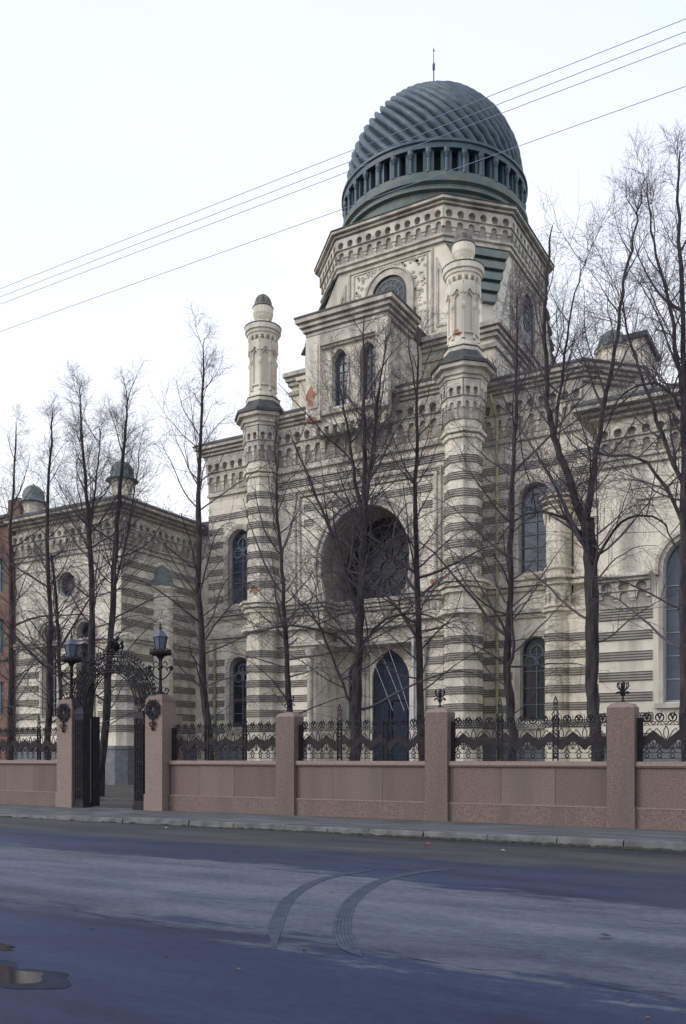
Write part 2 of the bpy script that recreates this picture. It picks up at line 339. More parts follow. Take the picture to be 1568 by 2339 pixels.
# ------------------------------------------------------------------ granite wall, pillars, railings
YW = 19.4
def wall_seg(x0, x1, label):
    t = thing('granite_wall', label, 'wall', ((x0 + x1) / 2, YW + .22, 0), absolute=True)
    mb = MB(); mb.box(x0, x1, YW + .04, YW + .44, 0, .56)
    g = []; x = x0
    mb.build('plinth', 'granite', t)
    mb = MB(); k = max(2, round((x1 - x0) / 1.25)); w = (x1 - x0) / k
    cuts = [x0] + [x0 + i * w + random.uniform(-.2, .2) for i in range(1, k)] + [x1]
    for i in range(k): mb.box(cuts[i] + .004, cuts[i + 1] - .004, YW + .10 + random.uniform(-.003, .003), YW + .42, .56, 1.44, i % 3)
    mb.build('panel', ['granite', 'granite_b', 'granite_c'], t)
    mb = MB(); mb.box(x0, x1, YW + .03, YW + .45, .555, .585)
    mb.add([(x0, YW + .05, 1.43), (x1, YW + .05, 1.43), (x1, YW + .46, 1.43), (x0, YW + .46, 1.43), (x0, YW + .02, 1.47), (x1, YW + .02, 1.47), (x1, YW + .48, 1.47), (x0, YW + .48, 1.47),
            (x0, YW + .04, 1.56), (x1, YW + .04, 1.56), (x1, YW + .46, 1.56), (x0, YW + .46, 1.56)],
           [(3, 2, 1, 0), (0, 1, 5, 4), (4, 5, 9, 8), (1, 2, 6, 5), (5, 6, 10, 9), (2, 3, 7, 6), (6, 7, 11, 10), (3, 0, 4, 7), (7, 4, 8, 11), (8, 9, 10, 11)])
    mb.build('coping', 'granite_top', t)
def pillar(x, label):
    t = thing('granite_pillar', label, 'pillar', (x, YW + .2, 0), 'granite pillars of the street wall')
    w = .29; mb = MB(); mb.box(-w - .015, w + .015, -.24, .27, 0, .58); mb.box(-w, w, -.22, .25, .58, 2.72)
    mb.build('shaft', 'granite', t)
    mb = MB(); mb.add([(-w, -.22, 2.72), (w, -.22, 2.72), (w, .25, 2.72), (-w, .25, 2.72), (-w + .06, -.16, 2.80), (w - .06, -.16, 2.80), (w - .06, .19, 2.80), (-w + .06, .19, 2.80), (0, .015, 2.86)],
                      [(3, 2, 1, 0), (0, 1, 5, 4), (1, 2, 6, 5), (2, 3, 7, 6), (3, 0, 4, 7), (4, 5, 8), (5, 6, 8), (6, 7, 8), (7, 4, 8)])
    mb.build('cap', 'granite_top', t)
    return t
px = [-13.0, -8.68, -4.39, -.1]
pl = ['granite pillar left of the large forked tree trunk, second right of the gate', 'granite pillar in the middle of the street wall, just right of the blue doorway',
      'broad granite pillar beside the two-stemmed tree near the right edge', 'granite pillar just beyond the right edge']
for x, l in zip(px[:3], pl): pillar(x, l)
fin_l = ['small iron flower finial on the pillar left of the doorway', 'small iron flower finial on the pillar right of the blue doorway', 'small iron flower finial on the rightmost pillar']
def finial_mb():
    mb = MB(); mb.lathe(0, 0, [(.05, 0), (.05, .03), (.02, .05), (.02, .2), (.045, .22), (.03, .27), (.05, .33), (.02, .4), (.004, .46)], 8)
    for k in range(6):
        a = 2 * PI * k / 6; d = Vector((cos(a), sin(a), 0))
        pts = [d * (.02 + .13 * u) + Vector((0, 0, .12 + .10 * sin(u * 2.6))) for u in [0, .25, .5, .75, 1]]
        mb.tube(pts, [.012, .014, .016, .014, .02], 5)
        pts = [d * (.02 + .11 * sin(u * 2.2)) + Vector((0, 0, .22 + .2 * u)) for u in [0, .3, .6, 1]]
        mb.tube(pts, [.01, .014, .014, .018], 5)
    return mb
fm = finial_mb().build('iron_finial', 'iron'); 
for i, (x, l) in enumerate(zip(px[:3], fin_l)):
    o = fm if i == 0 else fm.copy()
    if i: C.objects.link(o)
    o.location = (x, YW + .215, 2.85); tag(o, l, 'finial', 'iron finials on the pillars')
wall_seg(-17.0, -13.3, 'pink granite street wall between the gate and the first plain pillar')
wall_seg(-12.7, -8.98, 'pink granite street wall in front of the blue doorway')
wall_seg(-8.38, -4.69, 'pink granite street wall below the railing at the forked tree')
wall_seg(-4.09, .2, 'pink granite street wall at the right edge')
wall_seg(-33.0, -21.35, 'pink granite street wall left of the gate')

def arc3(cx, cz, r, a0, a1, n=8, y=0): return [(cx + r * cos(a0 + (a1 - a0) * i / n), y, cz + r * sin(a0 + (a1 - a0) * i / n)) for i in range(n + 1)]
def railing_parts(root, Lr):
    nz_ = max(2, round(Lr / .49)); w = Lr / nz_; x0 = -Lr / 2
    mb = MB()                                                    # broad zigzag band
    for i in range(nz_):
        xa = x0 + i * w; xm = xa + w / 2; zv, zp, t = 2.01, 2.23, .20
        for (a, za, b, zb) in ((xa, zv, xm, zp), (xm, zp, xa + w, zv)):
            mb.add([(a, -.02, za - t), (b, -.02, zb - t), (b, -.02, zb), (a, -.02, za), (a, .02, za - t), (b, .02, zb - t), (b, .02, zb), (a, .02, za)],
                   [(0, 1, 2, 3), (7, 6, 5, 4), (0, 4, 5, 1), (3, 2, 6, 7)])
    mb.build('zigzag_band', 'zig', root)
    mb = MB()
    for z in (1.62, 1.74, 1.83, 2.33, 2.40): mb.box(x0, -x0, -.012, .012, z, z + .014)
    for i in range(nz_ * 2):                                     # scrolls above and below the zigzag
        c = x0 + (i + .5) * w / 2
        mb.tube(arc3(c, 1.685, .045, 0, 2 * PI, 8)[:-1], .0125, 4, closed=True)
        mb.tube([(c - .07, 0, 1.75), (c - .03, 0, 1.79), (c, 0, 1.83), (c + .03, 0, 1.79), (c + .07, 0, 1.75)], .015, 4)
        mb.tube(arc3(c, 2.335, .05, 0, PI, 5), .0125, 4)
        mb.tube(arc3(c + w / 4, 2.405, .05, PI, 2 * PI, 5), .0125, 4)
    for i in range(nz_ + 1):
        c = x0 + i * w
        if i < nz_:
            m_ = c + w / 2
            mb.tube([(m_, 0, 1.84), (m_, 0, 2.12)], .0125, 4)
            for s in (-1, 1):
                mb.tube([(m_ + s * .015, 0, 1.85), (m_ + s * .075, 0, 1.95), (m_ + s * .06, 0, 2.04), (m_ + s * .01, 0, 2.09)], .0125, 4)
                mb.tube([(m_ + s * .16, 0, 1.84), (m_ + s * .11, 0, 1.90), (m_ + s * .13, 0, 1.97)], .015, 4)
        for s in (-1, 1):
            if abs(c + s * .1) < Lr / 2:
                mb.tube([(c + s * .01, 0, 2.0), (c + s * .08, 0, 2.10), (c + s * .13, 0, 2.2), (c + s * .2, 0, 2.27), (c + s * .22, 0, 2.22)], .0125, 4)
                mb.tube([(c, 0, 2.02), (c + s * .05, 0, 2.13), (c + s * .045, 0, 2.23), (c, 0, 2.32)], .0125, 4)
    mb.build('scrollwork', 'iron', root)
    mb = MB(); n2 = nz_ * 2; w2 = Lr / n2                         # crest of rings and leaves
    for i in range(n2):
        c = x0 + (i + .5) * w2
        mb.tube(arc3(c, 2.50, .085, 0, 2 * PI, 12)[:-1], .016, 5, closed=True)
        for dx, dz, r in ((0, .0, .035), (-.035, .045, .028), (.035, .045, .028), (0, -.04, .02)):
            mb.lathe(c + dx, 0, [(.001, 2.50 + dz - r), (r * .8, 2.50 + dz - r * .5), (r, 2.50 + dz), (r * .7, 2.50 + dz + r * .6), (.001, 2.50 + dz + r)], 6, cap=False)
        mb.tube([(c + .03, 0, 2.57), (c + .05, 0, 2.62), (c + .02, 0, 2.66)], [.012, .008, .003], 4)
        mb.tube([(c - w2 / 2, 0, 2.40), (c - w2 / 2, 0, 2.56), (c - w2 / 2 - .03, 0, 2.61)], [.009, .009, .004], 4)
    mb.build('crest', 'iron', root)
    for s in (-1, 1):                                            # two lattice posts with spear tops
        c = s * Lr / 5.6; mb = MB()
        for e in (-1, 1): mb.box(c + e * .055 - .01, c + e * .055 + .01, -.03, .03, 1.57, 2.55)
        for k in range(9):
            z = 1.62 + k * .1
            mb.tube([(c - .05, 0, z), (c + .05, 0, z + .09)], .0125, 4); mb.tube([(c + .05, 0, z), (c - .05, 0, z + .09)], .0125, 4)
        for e in (-1, 1):
            mb.tube([(c + e * .03, 0, 2.55), (c + e * .085, 0, 2.62), (c + e * .03, 0, 2.70), (c + e * .07, 0, 2.76)], .014, 4)
            mb.tube([(c + e * .005, 0, 2.56), (c + e * .045, 0, 2.66), (c + e * .0, 0, 2.76)], .013, 4)
            mb.tube([(c, 0, 2.74), (c + e * .045, 0, 2.82), (c + e * .035, 0, 2.92), (c, 0, 3.02)], .015, 4)
        mb.tube(arc3(c, 2.86, .018, 0, 2 * PI, 8)[:-1], .0125, 4, closed=True)
        mb.build('spear_post', 'iron', root)
    for s in (-1, 1): mb = MB(); mb.box(s * Lr / 2 - .05, s * Lr / 2 + .05, -.05, .05, 1.56, 2.5); mb.build('end_stile', 'iron', root)
def railing(xc, Lr, label):
    t = thing('iron_railing', label, 'railing', (xc, YW + .25, 0), 'wrought iron railings on the street wall'); railing_parts(t, Lr); return t
r0 = railing(-10.84, 3.66, 'zigzag iron railing in front of the blue doorway')
for xc, l in ((-15.15, 'zigzag iron railing between the gate and the first plain pillar'), (-6.53, 'zigzag iron railing at the foot of the forked tree'),
              (-2.2, 'zigzag iron railing at the right edge of the picture'), (-23.25, 'zigzag iron railing just left of the gate'), (-27.2, 'zigzag iron railing at the far left of the wall')):
    c = copy_tree(r0); c.location.x = xc; c['label'] = l

# ------------------------------------------------------------------ gate
def gate_pillar(xc, label):
    t = thing('gate_pillar', label, 'pillar', (xc, YW + .1, 0), 'tall gate pillars')
    mb = MB(); mb.box(-.345, .345, -.32, .32, 0, .6); mb.box(-.32, .32, -.29, .29, .6, 3.2)
    mb.box(-.26, .30, .28, .62, 0, 2.85); mb.build('shaft', 'granite_top', t)
    mb = MB(); prev = None
    for i in range(5):
        u = i / 4; s = cos(u * PI / 2 * .8); z = 3.2 + .27 * sin(u * PI / 2)
        if prev: mb.add([(-.32 * prev[0], -.29 * prev[0], prev[1]), (.32 * prev[0], -.29 * prev[0], prev[1]), (.32 * prev[0], .29 * prev[0], prev[1]), (-.32 * prev[0], .29 * prev[0], prev[1]),
                         (-.32 * s, -.29 * s, z), (.32 * s, -.29 * s, z), (.32 * s, .29 * s, z), (-.32 * s, .29 * s, z)], [(0, 1, 5, 4), (1, 2, 6, 5), (2, 3, 7, 6), (3, 0, 4, 7)])
        prev = (s, z)
    s, z = prev; mb.add([(-.32 * s, -.29 * s, z), (.32 * s, -.29 * s, z), (.32 * s, .29 * s, z), (-.32 * s, .29 * s, z)], [(0, 1, 2, 3)])
    mb.build('cap', 'granite', t)
    # iron rosette hung on the front with its tail
    mb = MB(); y = -.33; zc = 3.02
    mb.tube(arc3(0, zc, .25, 0, 2 * PI, 20, y)[:-1], .022, 5, closed=True)
    mb.tube([(x, y, z) for x, z in ((0, zc + .12), (.1, zc), (0, zc - .12), (-.1, zc))], .025, 5, closed=True)
    for k in range(8):
        a = 2 * PI * k / 8 + PI / 8; mb.tube(arc3(.18 * cos(a), zc + .18 * sin(a), .05, 0, 2 * PI, 8, y)[:-1], .018, 5, closed=True)
        mb.tube([(.1 * cos(a), y, zc + .1 * sin(a)), (.26 * cos(a), y, zc + .26 * sin(a))], .018, 5)
        mb.lathe(.27 * cos(a), y, [(.001, zc + .27 * sin(a) - .04), (.035, zc + .27 * sin(a)), (.001, zc + .27 * sin(a) + .04)], 6, cap=False)
    mb.tube([(0, y, zc - .26), (0, y, zc - .62)], [.03, .012], 6)
    for s in (-1, 1):
        mb.tube([(0, y, zc - .42), (s * .09, y, zc - .36), (s * .12, y, zc - .44), (s * .05, y, zc - .5)], .016, 5)
        mb.tube([(0, y, zc - .5), (s * .06, y, zc - .55), (0, y, zc - .60)], .016, 5)
    mb.build('iron_rosette', 'iron', t, smooth=True)
    return t
gate_pillar(-20.98, 'granite gate pillar left of the opening, carrying a lantern'); gate_pillar(-17.38, 'granite gate pillar right of the opening, carrying a lantern')
def lantern(xc, z0, label):
    t = thing('gate_lantern', label, 'street lamp', (xc, YW + .1, z0), 'lanterns on the gate pillars')
    mb = MB(); mb.lathe(0, 0, [(.13, 0), (.13, .05), (.07, .09), (.05, .14), (.06, .2), (.045, .24), (.042, .85), (.07, .9), (.045, .95), (.07, 1.05), (.13, 1.12), (.13, 1.2), (.17, 1.24)], 10)
    mb.build('pole', 'iron', t, smooth=False)
    mb = MB()
    mb.tube([(.25 * cos(a), .25 * sin(a), 1.22) for a in [2 * PI * i / 20 for i in range(20)]], .065, 6, closed=True)
    mb.lathe(0, 0, [(.20, 1.14), (.24, 1.20), (.20, 1.27)], 12)
    for k in range(8):
        a = 2 * PI * k / 8; mb.lathe(.27 * cos(a), .27 * sin(a), [(.03, 1.15), (.055, 1.22), (.03, 1.31), (.001, 1.34)], 6)
    mb.build('crown_ring', 'iron', t)
    mb = MB()
    for k in range(4):
        a = PI / 4 + PI * k / 2; d = Vector((cos(a), sin(a), 0))
        mb.tube([d * r + Vector((0, 0, z)) for r, z in ((.04, .45), (.14, .5), (.24, .62), (.3, .74), (.25, .82), (.18, .78), (.2, .7))], .022, 5)
        mb.tube([d * r + Vector((0, 0, z)) for r, z in ((.05, .85), (.15, .8), (.2, .9), (.14, .98), (.08, .93))], .018, 5)
        mb.tube([d * r + Vector((0, 0, z)) for r, z in ((.05, .02), (.2, .05), (.24, .16), (.16, .22), (.14, .14))], .022, 5)
        mb.lathe(.31 * cos(a), .31 * sin(a), [(.02, .72), (.06, .76), (.07, .8), (.02, .86)], 6)
    mb.build('scroll_bracket', 'iron', t)
    mb = MB(); mb.lathe(0, 0, [(.13, 1.3), (.20, 1.66)], 6, 0); mb.build('lamp_glass', 'lampglass', t)
    mb = MB()
    for k in range(6):
        a = PI / 3 * k; mb.tube([(.135 * cos(a), .135 * sin(a), 1.28), (.208 * cos(a), .208 * sin(a), 1.68)], .011, 4)
    for r, z in ((.14, 1.3), (.21, 1.67)): mb.tube([(r * cos(PI / 3 * k), r * sin(PI / 3 * k), z) for k in range(6)], .013, 4, closed=True)
    mb.build('lamp_frame', 'iron', t)
    mb = MB(); mb.lathe(0, 0, [(.235, 1.67), (.23, 1.69), (.13, 1.80), (.12, 1.83), (.07, 1.86), (.05, 1.89)], 6, 0); mb.build('lamp_cap', 'lampcap', t)
    mb = MB(); mb.lathe(0, 0, [(.03, 1.88), (.05, 1.93), (.015, 1.97), (.03, 2.0), (.004, 2.1)], 8); mb.build('tip', 'iron', t)
    return t
l0 = lantern(-20.98, 3.44, 'black iron lantern with bluish cap on the left gate pillar')
l1 = copy_tree(l0); l1.location.x = -17.38; l1['label'] = 'black iron lantern with bluish cap on the right gate pillar'
gt = thing('iron_gate', 'ornate black iron gate with scrolled arch between the granite gate pillars', 'gate', (-19.18, YW + .1, 0), absolute=True)
for xa, h in ((-20.4, 3.2), (-17.98, 3.0)):
    mb = MB(); w = .19
    mb.box(xa - w - .03, xa + w + .03, 19.22, 19.56, 0, .28); mb.box(xa - w, xa + w, 19.25, 19.52, .28, h - .25)
    mb.prism([(xa - w - .02, 19.23), (xa + w + .02, 19.23), (xa + w + .02, 19.54), (xa - w - .02, 19.54)], h - .25, h, 0, .45, (xa, 19.38))
    for k in range(5): mb.box(xa - w + .05 + k * .075 - .012, xa - w + .05 + k * .075 + .012, 19.225, 19.25, .4, h - .4)
    for k in range(6): mb.tube(arc3(xa, .6 + k * .42, .1, 0, 2 * PI, 10, 19.235)[:-1], .014, 4, closed=True)
    mb.build('gate_post', 'iron', gt)
mb = MB()      # open leaf, swung in, seen edge-on
for y in (19.65, 19.88): mb.box(-20.28, -20.22, y, y + .06, .15, 2.9)
for k in range(2): mb.box(-20.26, -20.24, 19.75 + k * .105, 19.775 + k * .105, .2, 2.85)
for z in (.15, 1.1, 1.2, 2.0, 2.84): mb.box(-20.275, -20.225, 19.7, 19.9, z, z + .06)
mb.box(-20.27, -20.23, 19.7, 19.9, .2, 2.84)
for k in range(1): mb.tube([(-20.25, 19.85 + k * .22 + .08 * cos(a), 1.6 + .08 * sin(a)) for a in [2 * PI * i / 10 for i in range(10)]], .012, 4, closed=True)
mb.build('gate_leaf', 'iron', gt)
mb = MB()
for z in (.15, 1.1, 2.0, 2.84): mb.box(-18.13, -18.08, 19.7, 20.1, z, z + .06)
for k in range(4): mb.box(-18.115, -18.095, 19.75 + k * .105, 19.775 + k * .105, .2, 2.85)
mb.box(-18.12, -18.09, 19.7, 20.1, .2, 1.1); mb.build('gate_leaf', 'iron', gt)
random.seed(5); cxg, czg = -19.2, 3.15
for y in (19.3, 19.58):                                             # the arch: two rows of ribs tied by scrolls
    mb = MB()
    for r, t_ in ((1.03, .022), (1.10, .018), (1.24, .014), (1.38, .014), (1.50, .02), (1.58, .016)):
        mb.tube([(cxg + r * cos(a) * 1.0, y, czg + r * sin(a)) for a in [PI * i / 24 for i in range(25)]], t_, 5)
    for i in range(36):
        a = PI * (i + .5) / 36
        for r0_, r1_ in ((1.10, 1.24), (1.24, 1.38), (1.38, 1.50)):
            s = random.uniform(-.05, .05)
            mb.tube([(cxg + r0_ * cos(a), y, czg + r0_ * sin(a)), (cxg + (r0_ + r1_) / 2 * cos(a + s), y + .03, czg + (r0_ + r1_) / 2 * sin(a + s)), (cxg + r1_ * cos(a + s * .3), y, czg + r1_ * sin(a + s * .3))], .011, 4)
        rr = 1.17 + .14 * (i % 2); mb.tube([(cxg + rr * cos(a) + .055 * cos(b), y, czg + rr * sin(a) + .055 * sin(b)) for b in [2 * PI * k / 8 for k in range(8)]], .010, 4, closed=True)
        rr = 1.64; mb.lathe(cxg + rr * cos(a), y, [(.001, czg + rr * sin(a) - .05), (.035, czg + rr * sin(a)), (.001, czg + rr * sin(a) + .06)], 5, cap=False)
    for s in (-1, 1):                                                # the side fans that rise from the posts
        for k in range(6):
            e = s * (.75 + .16 * k); mb.tube([(cxg + s * 1.18, y, 2.95), (cxg + e * 1.18 + s * .15, y, 3.35 + .05 * k), (cxg + e * 1.05, y, 3.8), (cxg + e * .8 + s * .1, y, 4.25 - .03 * k)], .013, 4)
    mb.build('arch_ribs', 'iron', gt)
mb = MB()
for i in range(0, 25, 2):
    a = PI * i / 24; mb.tube([(cxg + 1.5 * cos(a), 19.3, czg + 1.5 * sin(a)), (cxg + 1.5 * cos(a), 19.58, czg + 1.5 * sin(a))], .012, 4)
for k in range(26):                                                  # the flower cluster at the crown
    a = 2 * PI * k / 26 * 5; r = .08 + .26 * random.random(); x, z = cxg + r * cos(a), 4.98 + r * sin(a) * .8
    y = 19.44 + random.uniform(-.12, .12); q = random.uniform(.045, .085)
    mb.tube([(x + q * cos(b), y + .02 * sin(3 * b), z + q * sin(b)) for b in [2 * PI * j / 8 for j in range(8)]], .016, 4, closed=True)
    mb.tube([(cxg, 19.44, 4.72), (x * .6 + cxg * .4, y, z * .7 + 4.72 * .3), (x, y, z)], .014, 4)
    mb.lathe(x, y, [(.001, z - .05), (.05, z), (.02, z + .05), (.001, z + .1)], 5, cap=False)
mb.build('crown_flowers', 'iron', gt)

# ------------------------------------------------------------------ the synagogue
SY = thing('synagogue', 'cream and grey banded domed synagogue with horseshoe-arched portal behind the bare trees', 'building', (-24.8, 50, 0), absolute=True)
BANDS_LO = [7.85 - .89 * k for k in range(7)]
BANDS_HI = [17.35 - .89 * k for k in range(7)]
BH = .40; WM = ['plaster', 'band', 'line', 'band_hi']
def band_strip(mb, P, a0, a1, zc, gaps=(), out=.035, m=1, ml=2):
    segs = [(a0, a1)]
    for (ga, gb, gz0, gz1) in gaps:
        if gz0 < zc + BH / 2 and gz1 > zc - BH / 2:
            ns = []
            for s0, s1 in segs:
                if gb <= s0 or ga >= s1: ns.append((s0, s1)); continue
                if ga > s0: ns.append((s0, ga))
                if gb < s1: ns.append((gb, s1))
            segs = ns
    for s0, s1 in segs:
        if s1 - s0 < .05: continue
        mb.box(s0, s1, -.02, out, zc - BH / 2, zc + BH / 2, m if zc < 9.2 else 3, P)
        for k in range(4):
            z = zc - BH / 2 + .005 + k * .118; mb.box(s0 - .004, s1 + .004, 0, out + .018, z, z + .036, ml, P)
def frieze(mb, P, a0, a1, zt, h, unit=.62, prot=.30):
    n = max(1, round((a1 - a0) / unit)); u = (a1 - a0) / n; zm = zt - h * .42
    hol = []
    for i in range(n):
        c = a0 + (i + .5) * u; r = u * .31; zc = zm + h * .17
        pts = [(c - r * .6, zm + .03), (c + r * .6, zm + .03)] + [(c + r * cos(t), zc + r * sin(t)) for t in [-.5 + (PI + 1) * k / 10 for k in range(11)]]
        hol.append(pts)
    mb.slab(P, [(a0, zm), (a1, zm), (a1, zt), (a0, zt)], hol, .06, prot, 0)
    mb.box(a0, a1, .0, .062, zt - h, zt, 1, P)                      # recessed face behind
    z2 = zt - h * .72                                               # lower tier, half a unit off
    pts = [(a0, zm - .002), (a0, z2)]
    for i in range(n):
        c = a0 + (i + .5) * u; r = u * .26
        pts += [(c - r, z2)] + [(c + r * cos(t), z2 + (h * .12) + r * .8 * sin(t)) for t in [PI - PI * k / 6 for k in range(7)]] + [(c + r, z2)]
    pts += [(a1, z2), (a1, zm - .002)]
    mb.slab(P, pts, [], .06, prot * .62, 0)
    for i in range(n + 1):
        c = a0 + i * u
        if i in (0, n): continue
        mb.box(c - u * .17, c + u * .17, .06, prot * .42, z2 - h * .12, z2, 0, P); mb.box(c - u * .11, c + u * .11, .06, prot * .28, zt - h, z2 - h * .12, 0, P)
def cornice_prof(o, zt, h, steps=4):
    p = [(0, zt - h)]
    for i in range(steps):
        f = (i + 1) / steps; oo = .12 + (o - .12) * f ** 1.3; z0 = zt - h + h * i / steps
        p += [(oo, z0 + .001), (oo, z0 + h / steps * .62)]
        if i < steps - 1: p += [(oo - .05, z0 + h / steps * .64), (oo - .05, z0 + h / steps)]
    p += [(o, zt), (0, zt)]
    return p
def window(P, cx, w, z0, z1, parent, b=-.35, point=0, fr='frame', gl='glass', nx=2, dz=.75, rose=False, name='window', glow=False):
    mb = MB(); t = .07
    ring_arch(mb, P, cx, w - 2 * t, z0 + .02, z1 - t, t - .005, b - .04, b + .05, 0, point)
    mb.box(cx - w / 2 + .01, cx + w / 2 - .01, b - .04, b + .07, z0 + .005, z0 + .1, 0, P)
    zs = z1 - w / 2
    for i in range(1, nx): x = cx - w / 2 + w * i / nx; mb.box(x - .03, x + .03, b - .03, b + .035, z0 + .1, zs + (w * .15 if nx > 1 else 0), 0, P)
    z = z0 + dz
    while z < zs + .1: mb.box(cx - w / 2 + .06, cx + w / 2 - .06, b - .03, b + .028, z - .02, z + .02, 0, P); z += dz
    if rose:
        mb.slab(P, circle(cx, zs + .02, w * .24, 18), [circle(cx, zs + .02, w * .19, 18)], b - .02, b + .045, 0)
        for s in (-1, 1): mb.slab(P, circle(cx + s * w * .22, zs - w * .32, w * .2, 14), [circle(cx + s * w * .22, zs - w * .32, w * .16, 14)], b - .02, b + .042, 0)
    f = mb.build(name, fr, parent)
    mb = MB(); mb.slab(P, arch(cx, w - .02, z0 + .01, z1 - .01, point=point), [], b - .07, b - .05); pn = mb.build('pane', gl, f)
    return f
def subpart_fix(o):   # children of a part: location must stay zero because the part itself is already offset
    pass
# ---- central front
YF = 44.6; PF = front(YF)
AC = -24.35; hs = []                      # horseshoe outline
for i in range(37):
    a = R(-50) + (PI + R(100)) * i / 36
    cx_ = 2.88 * cos(a) if sin(a) > 0 else math.copysign(2.88 * cos(.58 * math.asin(-sin(a))), cos(a))
    hs.append((AC + cx_, 13.0 + 2.88 * sin(a) * (1.05 if sin(a) > 0 else 1)))
JL, JR, BY = -27.2, -21.5, 46.2                 # jambs and the set-back beam over the porch
rimpts = list(hs)
hs = hs + [(JL, 10.6), (JL, 9.2), (-27.75, 9.2), (-27.75, .2), (-21.0, .2), (-21.0, 9.2), (JR, 9.2), (JR, 10.6)]
lo = None
mb = MB(); mb.slab(PF, [(-31.4, 0), (-18.1, 0), (-18.1, 22.0), (-31.4, 22.0)], [hs], -.6, 0, 0)
def reveal(outl, Y0, Y1, m=0):
    n = len(outl); vs = [(a, Y0, z) for a, z in outl] + [(a, Y1, z) for a, z in outl]
    mb.add(vs, [(i, (i + 1) % n, n + (i + 1) % n, n + i) for i in range(n)], m)
vm_, mb = mb, MB(); n0 = len(rimpts); mb.add([(a, y, z) for y in (YF + .01, 47.4) for a, z in rimpts], [(i, i + 1, n0 + i + 1, n0 + i) for i in range(n0 - 1)]); mb.build('portal_vault', 'vault_shaded', SY, recalc=False); mb = vm_; mb.box(-28.3, JL, YF + .59, 47.4, 9.2, 11.0); mb.box(JR, -20.5, YF + .59, 47.4, 9.2, 11.0); mb.box(-28.3, -27.75, YF + .59, 47.4, .1, 9.2); mb.box(-21.0, -20.5, YF + .59, 47.4, .1, 9.2)
PB = front(47.4)
door_o = arch(-24.2, 2.5, .2, 8.1, point=.35); sd = [arch(-26.75, .8, 3.4, 7.3, point=.2), arch(-21.75, .8, 3.4, 7.3, point=.2)]
mb.slab(PB, [(-28, 0), (-20.7, 0), (-20.7, 10.7), (-28, 10.7)], [door_o] + sd, -.4, 0, 0)
mb.box(-28.2, -20.6, 47.9, 48.2, 0, 16.6, 0)
front_mb = mb
# decoration around the arch
mb = MB()
def scaled(k): return [(AC + (x - AC) * k, 13.0 + (z - 13.0) * (k if z > 13 else 1)) for x, z in rimpts]
for k0, k1, bb in ((1.0, 1.06, .26), (1.06, 1.12, .14), (1.12, 1.16, .24)):
    i_, o_ = scaled(k0), scaled(k1); mb.slab(PF, o_ + i_[::-1], [], -.02, bb, 0)
fr = [(-28.6, 11.1), (-28.6, 17.6), (-20.1, 17.6), (-20.1, 11.1)]
for off, w_ in ((0, .14), (.28, .10)):     # square frame round the arch
    x0, x1, z1 = -28.9 - off, -19.9 + off, 17.3 + off
    mb.box(x0, x0 + w_, -.01, .10, 11.2, z1, 0, PF); mb.box(x1 - w_, x1, -.01, .10, 11.2, z1, 0, PF); mb.box(x0 + w_, x1 - w_, -.01, .10, z1 - w_, z1, 0, PF)
for s in (-1, 1):                          # jamb columns of the porch
    for dx, dy, r in ((3.42, .0, .17), (3.1, .55, .15)):
        x = -24.38 + s * (dx + .25); mb.lathe(x, YF - .1 + dy, [(r * 1.5, .2), (r * 1.5, .6), (r, .7), (r, 7.2), (r * 1.3, 7.3), (r * 1.1, 7.4), (r * 1.7, 7.9), (r * 1.8, 8.1)], 10)
mb.build('arch_surround', 'trim', SY)
# ledge and beam across the portal
mb = MB(); path = [(-30.5, YF), (-27.9, YF), (-27.9, YF + .45), (-20.85, YF + .45), (-20.85, YF), (-19.1, YF)]
path = [(-30.5, YF), (JL - .02, YF), (JL - .02, BY), (JR + .02, BY), (JR + .02, YF), (-19.1, YF)]
mb.box(JL, JR, BY + .01, BY + .9, 8.3, 10.9)
for z0, z1, o in ((10.72, 10.95, .42), (10.5, 10.70, .30), (10.3, 10.48, .18), (9.45, 9.62, .24), (9.25, 9.43, .34), (8.28, 8.42, .22), (8.45, 8.55, .12)):
    mb.sweep(path, [(0, z0), (o, z0), (o, z1 - .04), (o - .05, z1), (0, z1)])
for k in range(26):
    x_ = -30.3 + k * .42
    if not (JL - .35 < x_ < JR + .1): mb.box(x_, x_ + .26, -.01, .07, 9.75, 10.18, 0, PF)
PBm = front(BY)
for x_ in (-26.9, -25.0, -23.1): mb.box(x_, x_ + 1.45, -.01, .07, 9.7, 10.2, 0, PBm)
mb.build('string_course', 'trim', SY)
# great window in the horseshoe
mb = MB(); inn = [(AC + (x - AC) * .995, 13.0 + (z - 13.0) * .995) for x, z in rimpts]
cz = 12.9
for r in (.55, 1.25, 2.0, 2.7): mb.slab(PB, circle(AC, cz, r, 32), [circle(AC, cz, r - .07, 32)], .05, .13, 0)
for k in range(16):
    a = 2 * PI * k / 16; mb.tube([(AC + .5 * cos(a), 47.3, cz + .5 * sin(a)), (AC + 2.75 * cos(a + .2), 47.3, cz + 2.75 * sin(a + .2))], .04, 4)
    mb.tube([(AC + 1.63 * cos(a) + .3 * cos(b), 47.3, cz + 1.63 * sin(a) + .3 * sin(b)) for b in [2 * PI * j / 10 for j in range(10)]], .03, 4, closed=True)
    mb.tube([(AC + 2.32 * cos(a) + .28 * cos(b), 47.3, cz + 2.32 * sin(a) + .28 * sin(b)) for b in [2 * PI * j / 10 for j in range(10)]], .03, 4, closed=True)
w_ = mb.build('portal_window', 'frame_shaded', SY)
mb = MB(); mb.slab(PB, inn, [], -.03, .02); mb.build('pane', 'darkglass', w_)
